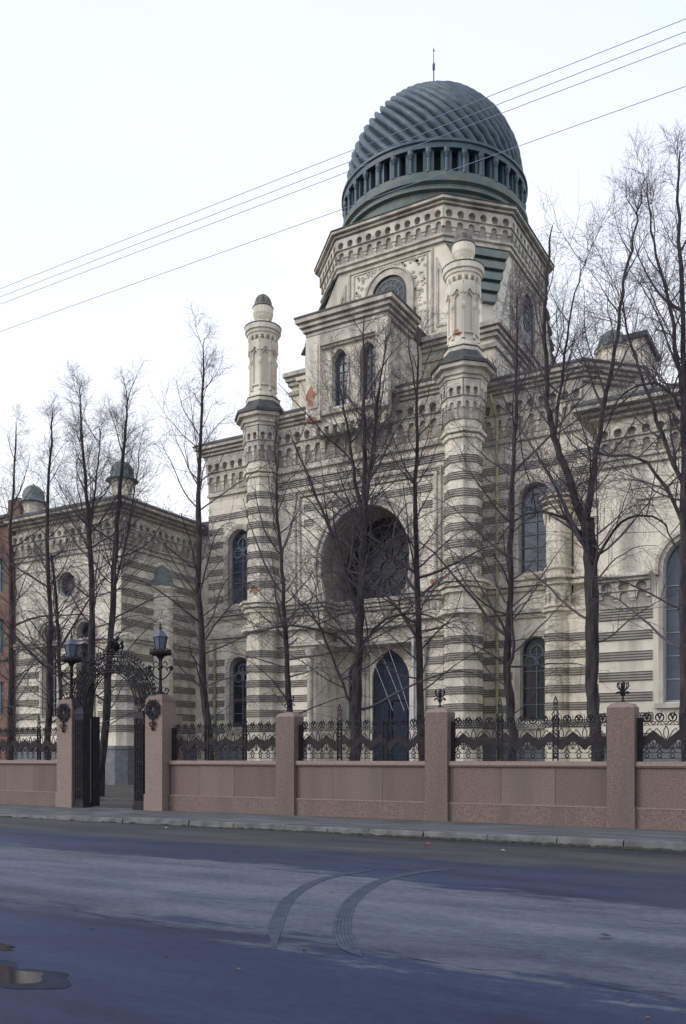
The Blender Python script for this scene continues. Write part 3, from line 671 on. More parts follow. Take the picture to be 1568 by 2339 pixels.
# doors
mb = MB()
mb.slab(PB, arch(-24.2, 2.46, .22, 8.05, point=.35), [], -.25, -.15)
for s in (-1, 1):
    for z0, z1 in ((.5, 1.9), (2.1, 3.3), (3.5, 4.9)): mb.box(-24.2 + s * .62 - .45, -24.2 + s * .62 + .45, -.16, -.10, z0, z1, 0, PB)
mb.box(-24.24, -24.16, -.16, -.07, .25, 5.1, 0, PB); mb.box(-25.4, -23.0, -.16, -.05, 5.05, 5.25, 0, PB)
d_ = mb.build('door', 'door', SY); mb = MB(); mb.box(-24.12, -24.08, -.07, -.02, 1.4, 1.75, 0, PB); mb.build('handle', 'iron', d_)
for p in (-26.75, -21.75): window(PB, p, .8, 3.4, 7.3, SY, b=-.2, point=.2, nx=2, gl='darkglass')
mb = MB()
for x in (-26.75, -21.75): mb.box(x - .6, x + .6, 0, .15, 3.2, 3.38, 0, PB)
for x in (-26.0, -25.7, -22.7, -22.4): mb.box(x - .09, x + .09, 0, .1, .2, 8.2, 0, PB)
mb.box(-27.6, -27.2, 0, .06, 3.9, 6.8, 0, PB)
mb.build('porch_pilaster', 'trim', SY)
# ---- volumes behind
mb = MB(); mb.box(-37.1, -12.5, 46.85, 66, 0, 21.9); mb.box(-31.4, -27.9, 45.19, 46.9, 0, 21.9); mb.box(-20.7, -18.1, 45.19, 46.9, 0, 21.9); mb.box(-27.95, -20.65, 45.19, 46.9, 16.3, 21.9)
mb.prism([(-12.5, 46.45), (-10.4, 48.6), (-10.4, 66), (-12.5, 66)], 0, 21.9)
mb.v = [(x, min(y, 66), z) for x, y, z in mb.v]
# carve: the box behind the porch must not fill it (the volume starts behind the porch back wall)
mb2 = MB(); mb2.box(-37.1, -28.1, 46.85, 66, 0, 21.9); mb2.box(-28.1, -20.6, 48.25, 66, 0, 21.9); mb2.box(-20.6, -12.5, 46.85, 66, 0, 21.9)
mb2.box(-31.4, -27.9, 45.21, 46.84, 0, 21.9); mb2.box(-20.7, -18.1, 45.21, 46.84, 0, 21.9); mb2.box(-27.89, -20.71, 45.21, 48.24, 16.3, 21.9)
mb2.prism([(-12.49, 46.45), (-10.4, 48.6), (-10.4, 66), (-12.49, 66)], 0, 21.89)
mb2.build('main_block', 'plaster', SY)
# ---- bays
YB = 46.4; PBY = front(YB)
for (xa, xb, wc) in ((-37.15, -31.0, -34.6), (-18.5, -12.4, -15.0)):
    holes = [arch(wc, 1.75, 11.6, 16.4), arch(wc, 1.6, 3.6, 8.15)]
    mb = MB(); mb.slab(PBY, [(xa, 0), (xb, 0), (xb, 21.95), (xa, 21.95)], holes, -.45, 0); gaps = [(wc - 1.35, wc + 1.35, 11.0, 17.0), (wc - 1.25, wc + 1.25, 3, 8.8)]
    for z in BANDS_LO + BANDS_HI: band_strip(mb, PBY, xa, xb, z, gaps)
    mb.build('bay_wall', WM, SY)
    mb = MB(); ring_arch(mb, PBY, wc, 1.6, 3.3, 8.15, .30, -.01, .09); mb.box(wc - 1.1, wc + 1.1, 0, .2, 3.2, 3.42, 0, PBY); mb.build('window_surround', 'trim', SY)
    mb = MB(); ring_arch(mb, PBY, wc, 1.75, 11.3, 16.4, .22, -.01, .12); ring_arch(mb, PBY, wc, 2.19, 11.3, 16.62, .12, -.01, .06)
    mb.box(wc - 1.3, wc + 1.3, 0, .2, 11.2, 11.42, 0, PBY)
    if wc > -20:
        for dx in (-1.2, 1.2): mb.lathe(wc + dx, YB - .05, [(.12, 11.3), (.12, 15.3), (.2, 15.6)], 8)
    mb.build('window_surround', 'trim', SY)
    window(PBY, wc, 1.75, 11.6, 16.4, SY, nx=2, dz=.7, rose=True); window(PBY, wc, 1.6, 3.6, 8.15, SY, nx=2, dz=.9, rose=True, gl='darkglass')
    mb = MB()
    for z0, z1, o in ((10.85, 11.05, .3), (10.6, 10.8, .18), (9.4, 9.6, .25), (9.15, 9.35, .12)): mb.sweep([(xa, YB), (xb, YB)], [(0, z0), (o, z0), (o, z1), (0, z1)])
    mb.build('string_course', 'trim', SY); mb = MB(); frieze(mb, PBY, xa, xb, 21.2, 2.1)
    mb.build('bay_frieze', ['trim', 'niche'], SY); mb = MB(); mb.sweep([(xa, YB), (xb, YB)], [(0, 18.75), (.2, 18.75), (.2, 18.9), (.1, 18.95), (.1, 19.05), (0, 19.05)])
    mb.build('string_course', 'trim', SY)
# main frieze on the centre
mb = MB(); frieze(mb, PF, -30.5, -19.0, 21.3, 2.15, .66, .34)
mb.sweep([(-30.5, YF), (-19.0, YF)], [(0, 18.7), (.24, 18.7), (.24, 18.85), (.12, 18.9), (.12, 19.02), (0, 19.05)])
mb.sweep([(-30.5, YF), (-19.0, YF)], [(0, 18.2), (.12, 18.2), (.12, 18.32), (0, 18.34)])
mb.build('main_frieze', ['trim', 'niche'], SY)
mb = front_mb; gaps = [(AC - 3.5, AC + 3.5, 9, 16.6), (-27.9, -20.9, 0, 9)]
for z in BANDS_LO: band_strip(mb, PF, -31.2, -18.2, z, gaps)
for z in (18.0, 17.3): band_strip(mb, PF, -30.5, -19.0, z, [])
for z in (17.35 - .89 * 1.0, 17.35 - .89 * 2, 17.35 - .89 * 3):
    band_strip(mb, PF, -28.5, -20.2, z, [(AC - 2.6 - (16.6 - z) * .9, AC + 2.6 + (16.6 - z) * .9, 0, 16.3)]) if z < 16 else band_strip(mb, PF, -28.5, -20.2, z, [])
mb.build('front_wall', WM, SY)
# cornices with dark metal tops
def cornice(path, o, zt, h, name='cornice', closed=False, top='roof', topo=.12, dent=True, steps=4, parent=None):
    mb = MB(); mb.sweep(path, cornice_prof(o, zt, h, steps), 0, closed)
    mb.sweep(path, [(-.3, zt + .002), (o + topo * .4, zt + .002), (o + topo * .4, zt + .10), (o - .12, zt + .2), (o - .5, zt + .42), (-.3, zt + .5)], 1, closed)
    return mb.build(name, ['trim', top], parent or SY)
cornice([(-31.0, YF), (-27.6, YF)], .72, 22.0, .75); cornice([(-22.1, YF), (-18.6, YF)], .72, 22.0, .75)
cornice([(-37.15, 66), (-37.15, YB), (-31.6, YB)], .72, 22.0, .75); cornice([(-18.2, YB), (-12.4, YB), (-10.3, 48.5), (-10.3, 66)], .72, 22.0, .75)
mb = MB(); mb.box(-36.9, -10.6, 49, 65.8, 21.88, 22.3); mb.box(-31.2, -18.3, 44.7, 49, 21.9, 22.35); mb.box(-36.9, -12.6, 46.6, 49, 21.9, 22.32); mb.build('roof', 'roof', SY)
# ---- corner columns of the bays (engaged, with small domes)
def bay_column(x, y):
    mb = MB(); pr = [(.72, 0), (.72, 8.6)]; mb.lathe(x, y, pr, 16); mb.lathe(x, y, [(.66, 8.6), (.66, 15.0), (.74, 15.05)], 16)
    for z0, r in ((9.2, .86), (9.45, .80), (10.6, .82), (10.9, .92), (11.4, .76), (14.3, .78), (14.55, .84), (14.85, .94), (15.1, 1.0)): mb.lathe(x, y, [(r - .1, z0 - .02), (r, z0), (r, z0 + .1), (r - .1, z0 + .14)], 16)
    for k in range(12):
        a = 2 * PI * k / 12
        for z in (9.95, 14.2): mb.lathe(x + .74 * cos(a), y + .74 * sin(a), [(.03, z - .35), (.07, z - .1), (.09, z), (.09, z + .2)], 6)
    for z in BANDS_LO:
        mb.lathe(x, y, [(.74, z - BH / 2), (.74, z + BH / 2)], 16, ms=[1])
        for k in range(4): zz = z - BH / 2 + .005 + k * .118; mb.lathe(x, y, [(.765, zz), (.765, zz + .030)], 16, ms=[2])
    c = mb.build('corner_column', ['plaster', 'band', 'line'], SY)
    mb = MB(); mb.lathe(x, y, [(.98, 15.24), (.7, 15.4), (.62, 15.7), (.4, 16.0), (.1, 16.15)], 16); mb.build('column_cap', 'teal', c, smooth=True)
bay_column(-13.5, 45.75)
mb = MB(); P2 = front(45.4); mb.box(-12.95, -9.9, 45.4, 46.84, 0, 9.2); mb.box(-12.75, -9.9, 45.8, 46.83, 9.2, 17.8)
for z in BANDS_LO: band_strip(mb, P2, -12.95, -9.9, z)
P3 = front(45.8)
for z in [17.35 - .89 * k for k in range(5)]: band_strip(mb, P3, -12.75, -9.9, z)
for z0, z1, o in ((10.85, 11.05, .5), (10.6, 10.8, .38), (9.2, 9.4, .46), (8.95, 9.15, .3)): mb.box(-12.95, -9.95, -.1, o, z0, z1, 0, P3)
mb.build('pier', WM, SY)
# ---- turrets with minarets
def turret(x, y):
    t = None
    mb = MB(); r = .98; mb.lathe(x, y, [(r + .04, 0), (r + .04, 8.9), (r, 8.95), (r, 21.6)], 8)
    for z0, z1, o in ((10.85, 11.0, .5), (10.62, 10.8, .36), (10.35, 10.55, .2), (9.45, 9.6, .26), (9.2, 9.38, .38), (18.7, 18.85, .26), (18.45, 18.62, .14), (18.95, 19.05, .12)):
        mb.lathe(x, y, [(r - .02, z0 - .02), (r + o, z0), (r + o, z1), (r - .02, z1 + .05)], 8)
    for z in BANDS_LO + BANDS_HI:
        rr = r + (.04 if z < 9 else 0); mb.lathe(x, y, [(rr + .035, z - BH / 2), (rr + .035, z + BH / 2)], 8, ms=[1 if z < 9.2 else 3])
        for k in range(4): zz = z - BH / 2 + .005 + k * .118; mb.lathe(x, y, [(rr + .065, zz), (rr + .065, zz + .030)], 8, ms=[2])
    sh = mb.build('turret', WM, SY)
    mb = MB()
    for k in range(8):
        a0 = PI / 8 + 2 * PI * k / 8; a1 = a0 + 2 * PI / 8
        p0 = (x + (r + .02) * cos(a0), y + (r + .02) * sin(a0)); p1 = (x + (r + .02) * cos(a1), y + (r + .02) * sin(a1))
        if sin((a0 + a1) / 2) > .5: continue
        P = Plane(p0, p1); frieze(mb, P, -.05, P.len + .05, 21.4, 2.0, .42, .24)
    mb.build('turret_frieze', ['trim', 'niche'], sh)
    mb = MB(); mb.lathe(x, y, [(r + .1, 21.4), (r + .3, 21.45), (r + .3, 21.6), (r + .42, 21.65), (r + .45, 21.9), (r + .68, 21.95), (r + .70, 22.15)], 8)
    mb.lathe(x, y, [(r + .80, 22.16), (r + .80, 22.32), (r + .55, 22.46), (r + .55, 22.46), (r + .3, 22.65), (r + .02, 23.1)], 8, ms=[1] * 5)
    mb.build('turret_cornice', ['trim', 'roof'], sh)
    mb = MB(); q = .76
    mb.lathe(x, y, [(q + .28, 22.95), (q + .30, 23.2), (q + .16, 23.3), (q + .16, 23.42), (q + .05, 23.6), (q, 23.9), (q, 26.6), (q - .05, 27.0), (q - .02, 27.1)], 8)
    for k in range(8):                        # hooded niches and colonnettes on the shaft
        a0 = PI / 8 + 2 * PI * k / 8; a1 = a0 + 2 * PI / 8
        P = Plane((x + q * cos(a0), y + q * sin(a0)), (x + q * cos(a1), y + q * sin(a1))); h = P.len / 2
        mb.slab(P, [(h - .27, 24.0), (h + .27, 24.0), (h + .27, 26.0), (h + .12, 26.2), (h, 26.3), (h - .12, 26.2), (h - .27, 26.0)], [[(h - .17, 24.1), (h + .17, 24.1), (h + .17, 25.9), (h, 26.12), (h - .17, 25.9)]], -.03, .09, 0)
        mb.slab(P, [(h - .32, 26.05), (h - .2, 26.05), (h, 26.3), (h + .2, 26.05), (h + .32, 26.05), (h + .32, 26.7), (h - .32, 26.7)], [], -.03, .18, 0)
        mb.lathe(x + (q + .03) * cos(a0), y + (q + .03) * sin(a0), [(.11, 23.7), (.07, 23.85), (.07, 25.2), (.14, 25.35), (.14, 25.5), (.05, 25.7), (.15, 26.2), (.16, 26.5)], 6)
        for kk in range(2):
            a = a0 + kk * PI / 8; mb.lathe(x + (q + .08) * cos(a), y + (q + .08) * sin(a), [(.03, 26.7), (.08, 26.8), (.09, 27.0)], 6)
    mb.lathe(x, y, [(q + .02, 26.9), (q + .14, 26.98), (q + .16, 27.12), (q + .22, 27.15), (q + .24, 27.3), (q + .33, 27.34), (q + .35, 27.62), (q + .22, 27.7), (.5, 27.78)], 20)
    for k in range(10):
        a = 2 * PI * k / 10; mb.lathe(x + (q + .1) * cos(a), y + (q + .1) * sin(a), [(.04, 27.7), (.06, 27.78), (.01, 27.95)], 5)
    mb.lathe(x, y, [(.50, 27.7), (.39, 27.95), (.41, 28.1), (.55, 28.27), (.57, 28.32), (.54, 28.34), (.60, 28.45), (.62, 28.5), (.62, 28.9), (.58, 28.98)], 20)
    for r_, z_ in ((q + .38, 27.62), (q + .20, 27.14), (.65, 28.9), (q + .33, 23.22)): mb.lathe(x, y, [(r_ - .1, z_), (r_, z_ + .01), (r_, z_ + .05), (r_ - .1, z_ + .07)], 20 if z_ > 24 else 8, ms=[1] * 3)
    mn = mb.build('minaret', ['plaster', 'roof'], sh)
    mb = MB(); nn = 40; vs = []; prof = [(.60, 28.98), (.57, 29.03), (.54, 29.06), (.53, 29.25), (.46, 29.45), (.34, 29.62), (.18, 29.74), (.03, 29.78)]
    for pi_, (rr, z) in enumerate(prof):
        for i in range(nn):
            k = (.90 + .12 * abs(sin(PI * i * 8 / nn))) if pi_ > 2 else 1; a = 2 * PI * i / nn; vs.append((x + rr * k * cos(a), y + rr * k * sin(a), z))
    mb.add(vs, [(k * nn + i, k * nn + (i + 1) % nn, (k + 1) * nn + (i + 1) % nn, (k + 1) * nn + i) for k in range(len(prof) - 1) for i in range(nn)])
    mb.build('minaret_cap', 'cap', sh)
turret(-31.3, 44.3); turret(-18.25, 44.3)
# ---- pavilion above the cornice
YP = 43.5; PP = front(YP)
mb = MB(); hol = [arch(-25.4, .95, 21.6, 24.8, point=.35), arch(-23.6, .95, 21.6, 24.8, point=.35)]
mb.slab(PP, [(-27.3, 20.6), (-22.4, 20.6), (-22.4, 26.0), (-27.3, 26.0)], hol, -.5, 0)
mb.box(-27.3, -22.4, YP + .51, 48.6, 22.0, 25.99)
mb.box(-29.0, -27.35, 44.8, 48, 22.3, 24.4); mb.box(-28.7, -27.35, 45.0, 47.5, 24.4, 25.4); mb.box(-29.15, -27.35, 44.65, 48, 24.2, 24.4)
mb.build('pavilion_wall', 'plaster', SY)
for xa, xb in ((-27.5, -26.55), (-22.95, -22.2)):
    mb = MB(); mb.box(xa, xb, 0, .34, 20.9, 25.75, 0, PP); mb.box(xa + .15, xb - .12, .34, .40, 21.6, 25.2, 0, PP); mb.build('pavilion_pilaster', 'plaster', SY)
mb = MB(); mb.box(-26.55, -22.95, 0, .34, 25.1, 25.75, 0, PP); mb.box(-26.55, -22.95, 0, .2, 24.98, 25.1, 0, PP); mb.build('pavilion_lintel', 'trim', SY)
mb = MB(); mb.box(-26.5, -23.0, 0, .26, 21.15, 21.4, 0, PP); mb.build('window_sill', 'trim', SY)
mb = MB()
for c in (-25.4, -23.6): ring_arch(mb, PP, c, .95, 21.6, 24.8, .14, -.01, .08, point=.35)
for k in range(9): mb.box(-27.2 + k * .55, -26.95 + k * .55, -.3, .1, 20.1, 20.6, 0, PP)
mb.box(-27.3, -22.4, 43.72, 44.59, 20.3, 20.6)
PS = Plane((-22.4, YP), (-22.4, 48.6)); mb.box(.2, 1.6, 0, .06, 23.0, 25.4, 0, PS)
mb.build('pavilion_trim', 'trim', SY)
for c in (-25.4, -23.6): window(PP, c, .95, 21.6, 24.8, SY, b=-.3, point=.35, nx=2, dz=.5)
cornice([(-27.3, 47.5), (-27.3, YP - .12), (-22.4, YP - .12), (-22.4, 46.4)], .66, 26.75, .95, name='pavilion_cornice', steps=4)
mb = MB(); mb.box(-27.4, -22.3, YP + .1, 48.5, 25.98, 26.9); mb.build('pavilion_roof', 'roof', SY)
# ---- drum base, square
CX, CY = -24.8, 55.0
def sq(h): return [(CX - h, CY - h), (CX + h, CY - h), (CX + h, CY + h), (CX - h, CY + h)]
def rev(p): return p
mb = MB(); mb.prism(sq(6.9), 21.9, 26.1)
def oct_(h, c): return [(CX - h + c, CY - h), (CX + h - c, CY - h), (CX + h, CY - h + c), (CX + h, CY + h - c), (CX + h - c, CY + h), (CX - h + c, CY + h), (CX - h, CY + h - c), (CX - h, CY - h + c)]
H8 = 6.5; b0 = oct_(H8, .55); b1 = oct_(H8, 2.95)
mb.prism(b0, 26.1, 27.8)
vs = [(x, y, 27.8) for x, y in b0] + [(x, y, 32.3) for x, y in b1]
mb.add(vs, [(i, (i + 1) % 8, 8 + (i + 1) % 8, 8 + i) for i in range(8)]); mb.prism(b1, 32.3, 34.5)
mb.build('drum_wall', 'plaster', SY)
mb = MB()
mb.sweep(sq(6.9), cornice_prof(.45, 26.4, .8, 3), closed=True); mb.sweep(sq(6.9), [(0, 25.0), (.15, 25.0), (.15, 25.25), (0, 25.3)], closed=True)
mb.sweep(sq(6.9), [(-.5, 26.41), (.3, 26.41), (-.3, 26.75)], 1, closed=True)
mb.build('drum_base_cornice', ['trim', 'teal'], SY)
# stepped metal broaches at the corners
nst = 5
for (sx, sy) in ((1, -1), (-1, -1), (1, 1), (-1, 1)):
    mb = MB()
    def cpt(c, o):   # the two ends of the chamfer at size c, pushed out by o
        e = o / math.sqrt(2); h = H8
        return ((CX + sx * (h - c + e + .0), CY + sy * (h + e)), (CX + sx * (h + e), CY + sy * (h - c + e)))
    for k in range(nst):
        z0 = 27.9 + 4.3 * k / nst; z1 = 27.9 + 4.3 * (k + 1) / nst; c0 = .55 + 2.4 * k / nst; c1 = .55 + 2.4 * (k + 1) / nst
        rows = [(c0, .02, z0), (c0, .30, z0 + .02), (c0 + .12, .34, z0 + .14), ((c0 + c1) / 2, .30, (z0 + z1) / 2), (c1, .06, z1 - .02)]
        vs = []
        for c, o, z in rows:
            p, q = cpt(c, o); inset = .0
            vs += [(p[0] - sx * .02, p[1] - sy * o * .70, z), (p[0], p[1] - 0 * sy, z), (q[0], q[1], z), (q[0] - sx * o * .70, q[1] - sy * .02, z)]
        nn = len(rows); fs = [(i * 4 + j, i * 4 + j + 1, i * 4 + 4 + j + 1, i * 4 + 4 + j) for i in range(nn - 1) for j in range(3)] + [(0, 1, 2, 3)]
        mb.add(vs, fs)
    mb.build('broach_roof', 'rustteal', SY, recalc=True)
# drum faces: frieze, string, window
mb = MB(); mf = MB()
ocw = b1
for i in range(8):
    p0, p1 = ocw[i], ocw[(i + 1) % 8]
    P = Plane(p0, p1); frieze(mb, P, -.1, P.len + .1, 34.15, 1.55, .68, .30)
mb.sweep(ocw, [(0, 32.15), (.2, 32.15), (.2, 32.3), (.12, 32.34), (.12, 32.42), (.26, 32.46), (.26, 32.6), (0, 32.62)], closed=True)
mb.build('drum_frieze', ['trim', 'niche'], SY)
mb = MB(); prof = cornice_prof(.6, 34.62, .5, 3); mb.sweep(ocw, prof, closed=True)
mb.sweep(ocw, [(-1, 34.622), (.66, 34.622), (.66, 34.68), (-.2, 34.9), (-1, 34.95)], 1, closed=True); mb.build('drum_cornice', ['trim', 'roof'], SY)
for P in (Plane((CX, CY - H8), (CX + 1, CY - H8)), Plane((CX + H8, CY), (CX + H8, CY + 1))):
    mb = MB()
    for w_, z1, z0, t_, b_ in ((5.8, 32.0, 27.0, .13, .09), (5.1, 31.8, 27.0, .08, .06)):
        mb.box(-w_ / 2, -w_ / 2 + t_, 0, b_, z0, z1, 0, P); mb.box(w_ / 2 - t_, w_ / 2, 0, b_, z0, z1, 0, P); mb.box(-w_ / 2 + t_, w_ / 2 - t_, 0, b_, z1 - t_, z1, 0, P)
    for s in (-1, 1):           # slanting panels in the flanks and arabesque
        mb.slab(P, [(s * 3.1, 27.2), (s * 4.9, 27.2), (s * 3.1, 31.4)], [[(s * 3.25, 27.35), (s * 4.6, 27.35), (s * 3.25, 30.7)]], 0, .07, 0)
        for k in range(60):
            a, z = random.uniform(1.5, 2.35) * s, random.uniform(28.3, 31.7)
            mb.slab(P, circle(a, z, random.uniform(.05, .11), 6), [], 0, .05, 0)
    for k in range(40):
        a, z = random.uniform(-2.3, 2.3), random.uniform(31.45, 31.75); mb.slab(P, circle(a, z, random.uniform(.05, .1), 6), [], 0, .05, 0)
    ring_arch(mb, P, 0, 3.1, 26.5, 31.5, .12, 0, .22); ring_arch(mb, P, 0, 2.4, 26.5, 31.1, .36, 0, .14)
    mb.build('drum_panel', 'trim', SY)
    mb = MB(); mb.slab(P, arch(0, 2.4, 26.6, 31.1), [], -.02, .012); pn_ = None
    w_ = mb.build('drum_window', 'darkglass', SY)
    mb = MB()
    for r in (1.02, .66, .3): mb.slab(P, circle(0, 29.85, r, 24), [circle(0, 29.85, r - .05, 24)], 0, .05, 0)
    for k in range(14):
        a = 2 * PI * k / 14; q0 = P(.3 * cos(a), .03, 29.85 + .3 * sin(a)); q1 = P(1.0 * cos(a), .03, 29.85 + 1.0 * sin(a)); mb.tube([q0, q1], .022, 4)
    mb.build('tracery', 'frame', w_)
# ---- dome
mb = MB(); mb.lathe(CX, CY, [(6.1, 34.6), (6.05, 35.4), (5.9, 35.45), (5.9, 36.2)], 64)
mb.lathe(CX, CY, [(5.95, 36.1), (6.16, 36.15), (6.16, 36.3), (6.04, 36.38), (6.04, 36.5), (6.27, 36.6), (6.28, 36.85), (6.1, 36.92), (6.1, 37.27), (6.0, 37.3)], 64)
mb.build('dome_base', 'rustteal', SY)
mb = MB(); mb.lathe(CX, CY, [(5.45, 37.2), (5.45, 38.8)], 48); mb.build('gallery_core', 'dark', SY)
NB = 34; mb = MB()
for k in range(NB):
    a = 2 * PI * (k + .5) / NB; d = (cos(a), sin(a)); tn = (-sin(a), cos(a))
    def pt(r, t_, z): return (CX + d[0] * r + tn[0] * t_, CY + d[1] * r + tn[1] * t_, z)
    def bx(r0_, r1_, h, z0, z1):
        vs = [pt(r, t_, z) for z in (z0, z1) for r in (r0_, r1_) for t_ in (-h, h)]
        mb.add(vs, [(0, 1, 3, 2), (4, 6, 7, 5), (0, 4, 5, 1), (2, 3, 7, 6), (0, 2, 6, 4), (1, 5, 7, 3)])
    bx(5.5, 5.88, .33, 37.25, 38.7)
    cx_, cy_ = pt(5.98, 0, 0)[:2]
    mb.lathe(cx_, cy_, [(.17, 37.25), (.17, 37.4), (.12, 37.45), (.11, 38.15), (.15, 38.2), (.12, 38.27), (.2, 38.45), (.21, 38.7)], 8)
mb.build('gallery_columns', 'dome', SY)
mb = MB(); mb.lathe(CX, CY, [(5.5, 38.68), (6.12, 38.69), (6.12, 39.0), (6.23, 39.05), (6.23, 39.2), (6.1, 39.3), (5.6, 39.4)], 64); mb.build('gallery_ring', 'dome', SY)
NR = 46; per = 12; nl = 64; vs = []; fs = []; RD = 5.72
for j in range(nl + 1):
    la = R(-4) + (R(90) - R(-4)) * j / nl; tw = 1.25 * (la if la < 1.3 else 1.3 + (la - 1.3) * .6)
    tw = .92 * math.log(math.tan(PI / 4 + min(la, 1.35) / 2))
    for i in range(NR * per):
        u = (i % per) / per; s_ = math.sqrt(max(0, 1 - (2 * u - 1) ** 2)); bump = .62 * (s_ - .62) * min(1, cos(la) * 1.8)
        a = 2 * PI * i / (NR * per) - tw; r = RD + bump + .022 * sin(i // per * 12.9 + j * .9) * sin(j * .37 + i // per) - (.03 if j % 5 == 0 and j > 2 else 0)
        vs.append((CX + r * cos(la) * cos(a), CY + r * cos(la) * sin(a), 39.75 + (r * sin(la)) * 1.03))
n_ = NR * per
for j in range(nl):
    for i in range(n_): fs.append((j * n_ + i, j * n_ + (i + 1) % n_, (j + 1) * n_ + (i + 1) % n_, (j + 1) * n_ + i))
mb = MB(); mb.add(vs, fs); dome = mb.build('dome', 'dome', SY, smooth=True, recalc=False)
mb = MB(); mb.lathe(CX, CY, [(.25, 45.6), (.2, 45.8), (.05, 45.95), (.04, 48.0), (.09, 48.1), (.09, 48.45), (.03, 48.6), (.02, 49.3), (.06, 49.35), (.01, 49.6)], 8); mb.build('spire', 'dome', SY)
# ---- small block with dome at the right, behind the wing
mb = MB(); mb.box(-12.2, -10.6, 47.6, 49.2, 22.3, 23.0); mb.lathe(-11.4, 48.4, [(.72, 22.9), (.72, 23.3), (.9, 23.35), (.9, 23.45)], 8); mb.box(-10.8, -9.7, 48.2, 51.5, 16, 23.7)
mb.build('roof_pedestal', 'plaster', SY)
mb = MB(); mb.lathe(-11.4, 48.4, [(.95, 23.45), (.72, 23.55), (.74, 23.8), (.62, 24.15), (.35, 24.4), (.05, 24.5)], 20); mb.build('roof_cap', 'teal', SY, smooth=True)
mb = MB(); mb.box(-11.0, -9.5, 48.0, 51.7, 23.7, 23.95); mb.build('roof', 'roof', SY)
# ---- wings
ZW = 16.85; YWG = 39.7; PW = front(YWG)
wl = MB(); wr = MB()
wins_r = [(-5.95, 2.5, 4.0, 11.0), (-1.6, 2.2, 4.0, 10.9)]
wr.slab(PW, [(-9.93, 0), (6, 0), (6, 16.5), (-9.93, 16.5)], [arch(c, w, z0, z1) for c, w, z0, z1 in wins_r], -.5, 0)
wr.box(-9.93, 6, YWG + .51, 60, 0, 16.49)
wins_l = [(-41.5, 1.35, 4.2, 10.1), (-44.6, 1.35, 4.2, 10.1)]
wl.slab(PW, [(-47.85, 0), (-38.5, 0), (-38.5, 16.5), (-47.85, 16.5)], [arch(c, w, z0, z1) for c, w, z0, z1 in wins_l] + [circle(-43.05, 12.5, .78)], -.5, 0)
wl.box(-47.85, -38.5, YWG + .51, 60, 0, 16.49); wl.box(-38.5, -37.1, 46.9, 60, 0, 16.49)
for c, w, z0, z1 in wins_r: window(PW, c, w, z0, z1, SY, b=-.35, fr='pale_frame', nx=3, dz=1.0)
for c, w, z0, z1 in wins_l: window(PW, c, w, z0, z1, SY, b=-.35, nx=2, dz=.9, gl='darkglass')
mb = MB(); mb.slab(PW, circle(-43.05, 12.5, .77), [circle(-43.05, 12.5, .68)], -.35, -.2)
for k in range(6):
    a = PI * k / 6; mb.tube([(-43.05 - .7 * cos(a), YWG + .28, 12.5 - .7 * sin(a)), (-43.05 + .7 * cos(a), YWG + .28, 12.5 + .7 * sin(a))], .025, 4)
rw = mb.build('round_window', 'frame', SY); mb = MB(); mb.slab(PW, circle(-43.05, 12.5, .77), [], -.4, -.37); mb.build('pane', 'darkglass', rw)
PSd = Plane((-38.5, YWG), (-38.5, 46.9))
gr = [(c - w / 2 - .45, c + w / 2 + .45, 0, z1 + .4) for c, w, z0, z1 in wins_r]
for z in BANDS_LO: band_strip(wr, PW, -9.93, 6, z, gr)
gl_ = [(c - w / 2 - .4, c + w / 2 + .4, 0, z1 + .4) for c, w, z0, z1 in wins_l]
for z in BANDS_LO: band_strip(wl, PW, -47.85, -38.5, z, gl_)
for z in BANDS_LO + [9.9, 10.8, 11.7, 12.6, 13.5]: band_strip(wl, PSd, 0.01, 6.9, z)
wl.box(-47.7, -39.5, -.01, .06, 13.6, 13.72, 0, PW); wr.box(-8.6, 5.5, -.01, .06, 13.3, 13.45, 0, PW); wr.box(-8.3, 5.5, -.01, .1, 12.8, 12.9, 0, PW)
wr.build('wing_wall', WM, SY); wl.build('wing_wall', WM, SY)
for P, a0, a1 in ((PW, -9.93, 6), (PW, -47.85, -38.5), (PSd, 0, 6.9)):
    mb = MB(); frieze(mb, P, a0, a1, 16.1, 1.35, .6, .3); mb.build('wing_frieze', ['trim', 'niche'], SY)
mb = MB(); frieze(mb, PW, -9.93, -7.7, 9.3, 1.0, .74, .22)
mb.sweep([(-9.93, YWG), (-7.7, YWG)], [(0, 9.3), (.35, 9.3), (.35, 9.4), (.5, 9.45), (.5, 9.52), (0, 9.7)])
mb.sweep([(-9.93, YWG), (-7.7, YWG)], [(0, 8.15), (.12, 8.15), (.12, 8.3), (0, 8.3)]); mb.build('low_frieze', ['trim', 'niche'], SY)
for path in ([(-9.93, 45), (-9.93, YWG), (6, YWG)], [(-47.85, YWG), (-38.5, YWG), (-38.5, 46.9)]):
    mb = MB(); mb.sweep(path, [(0, 14.35), (.16, 14.35), (.16, 14.48), (.08, 14.52), (.08, 14.6), (.2, 14.64), (.2, 14.74), (0, 14.78)]); mb.build('string_course', 'trim', SY)
mb = MB(); mb.sweep([(-47.85, YWG), (-38.5, YWG), (-38.5, 46.9)], [(0, 8.7), (.2, 8.7), (.2, 8.85), (.32, 8.9), (.32, 9.0), (0, 9.1)]); mb.build('string_course', 'trim', SY)
for c, w, z0, z1 in wins_r + wins_l:
    mb = MB(); ring_arch(mb, PW, c, w, z0 - .2, z1, .18, -.01, .10); ring_arch(mb, PW, c, w + .36, z1 - w / 2 - .3, z1 + .18, .14, -.01, .22)
    mb.box(c - w / 2 - .35, c + w / 2 + .35, 0, .22, z0 - .25, z0 - .05, 0, PW); mb.build('window_surround', 'trim', SY)
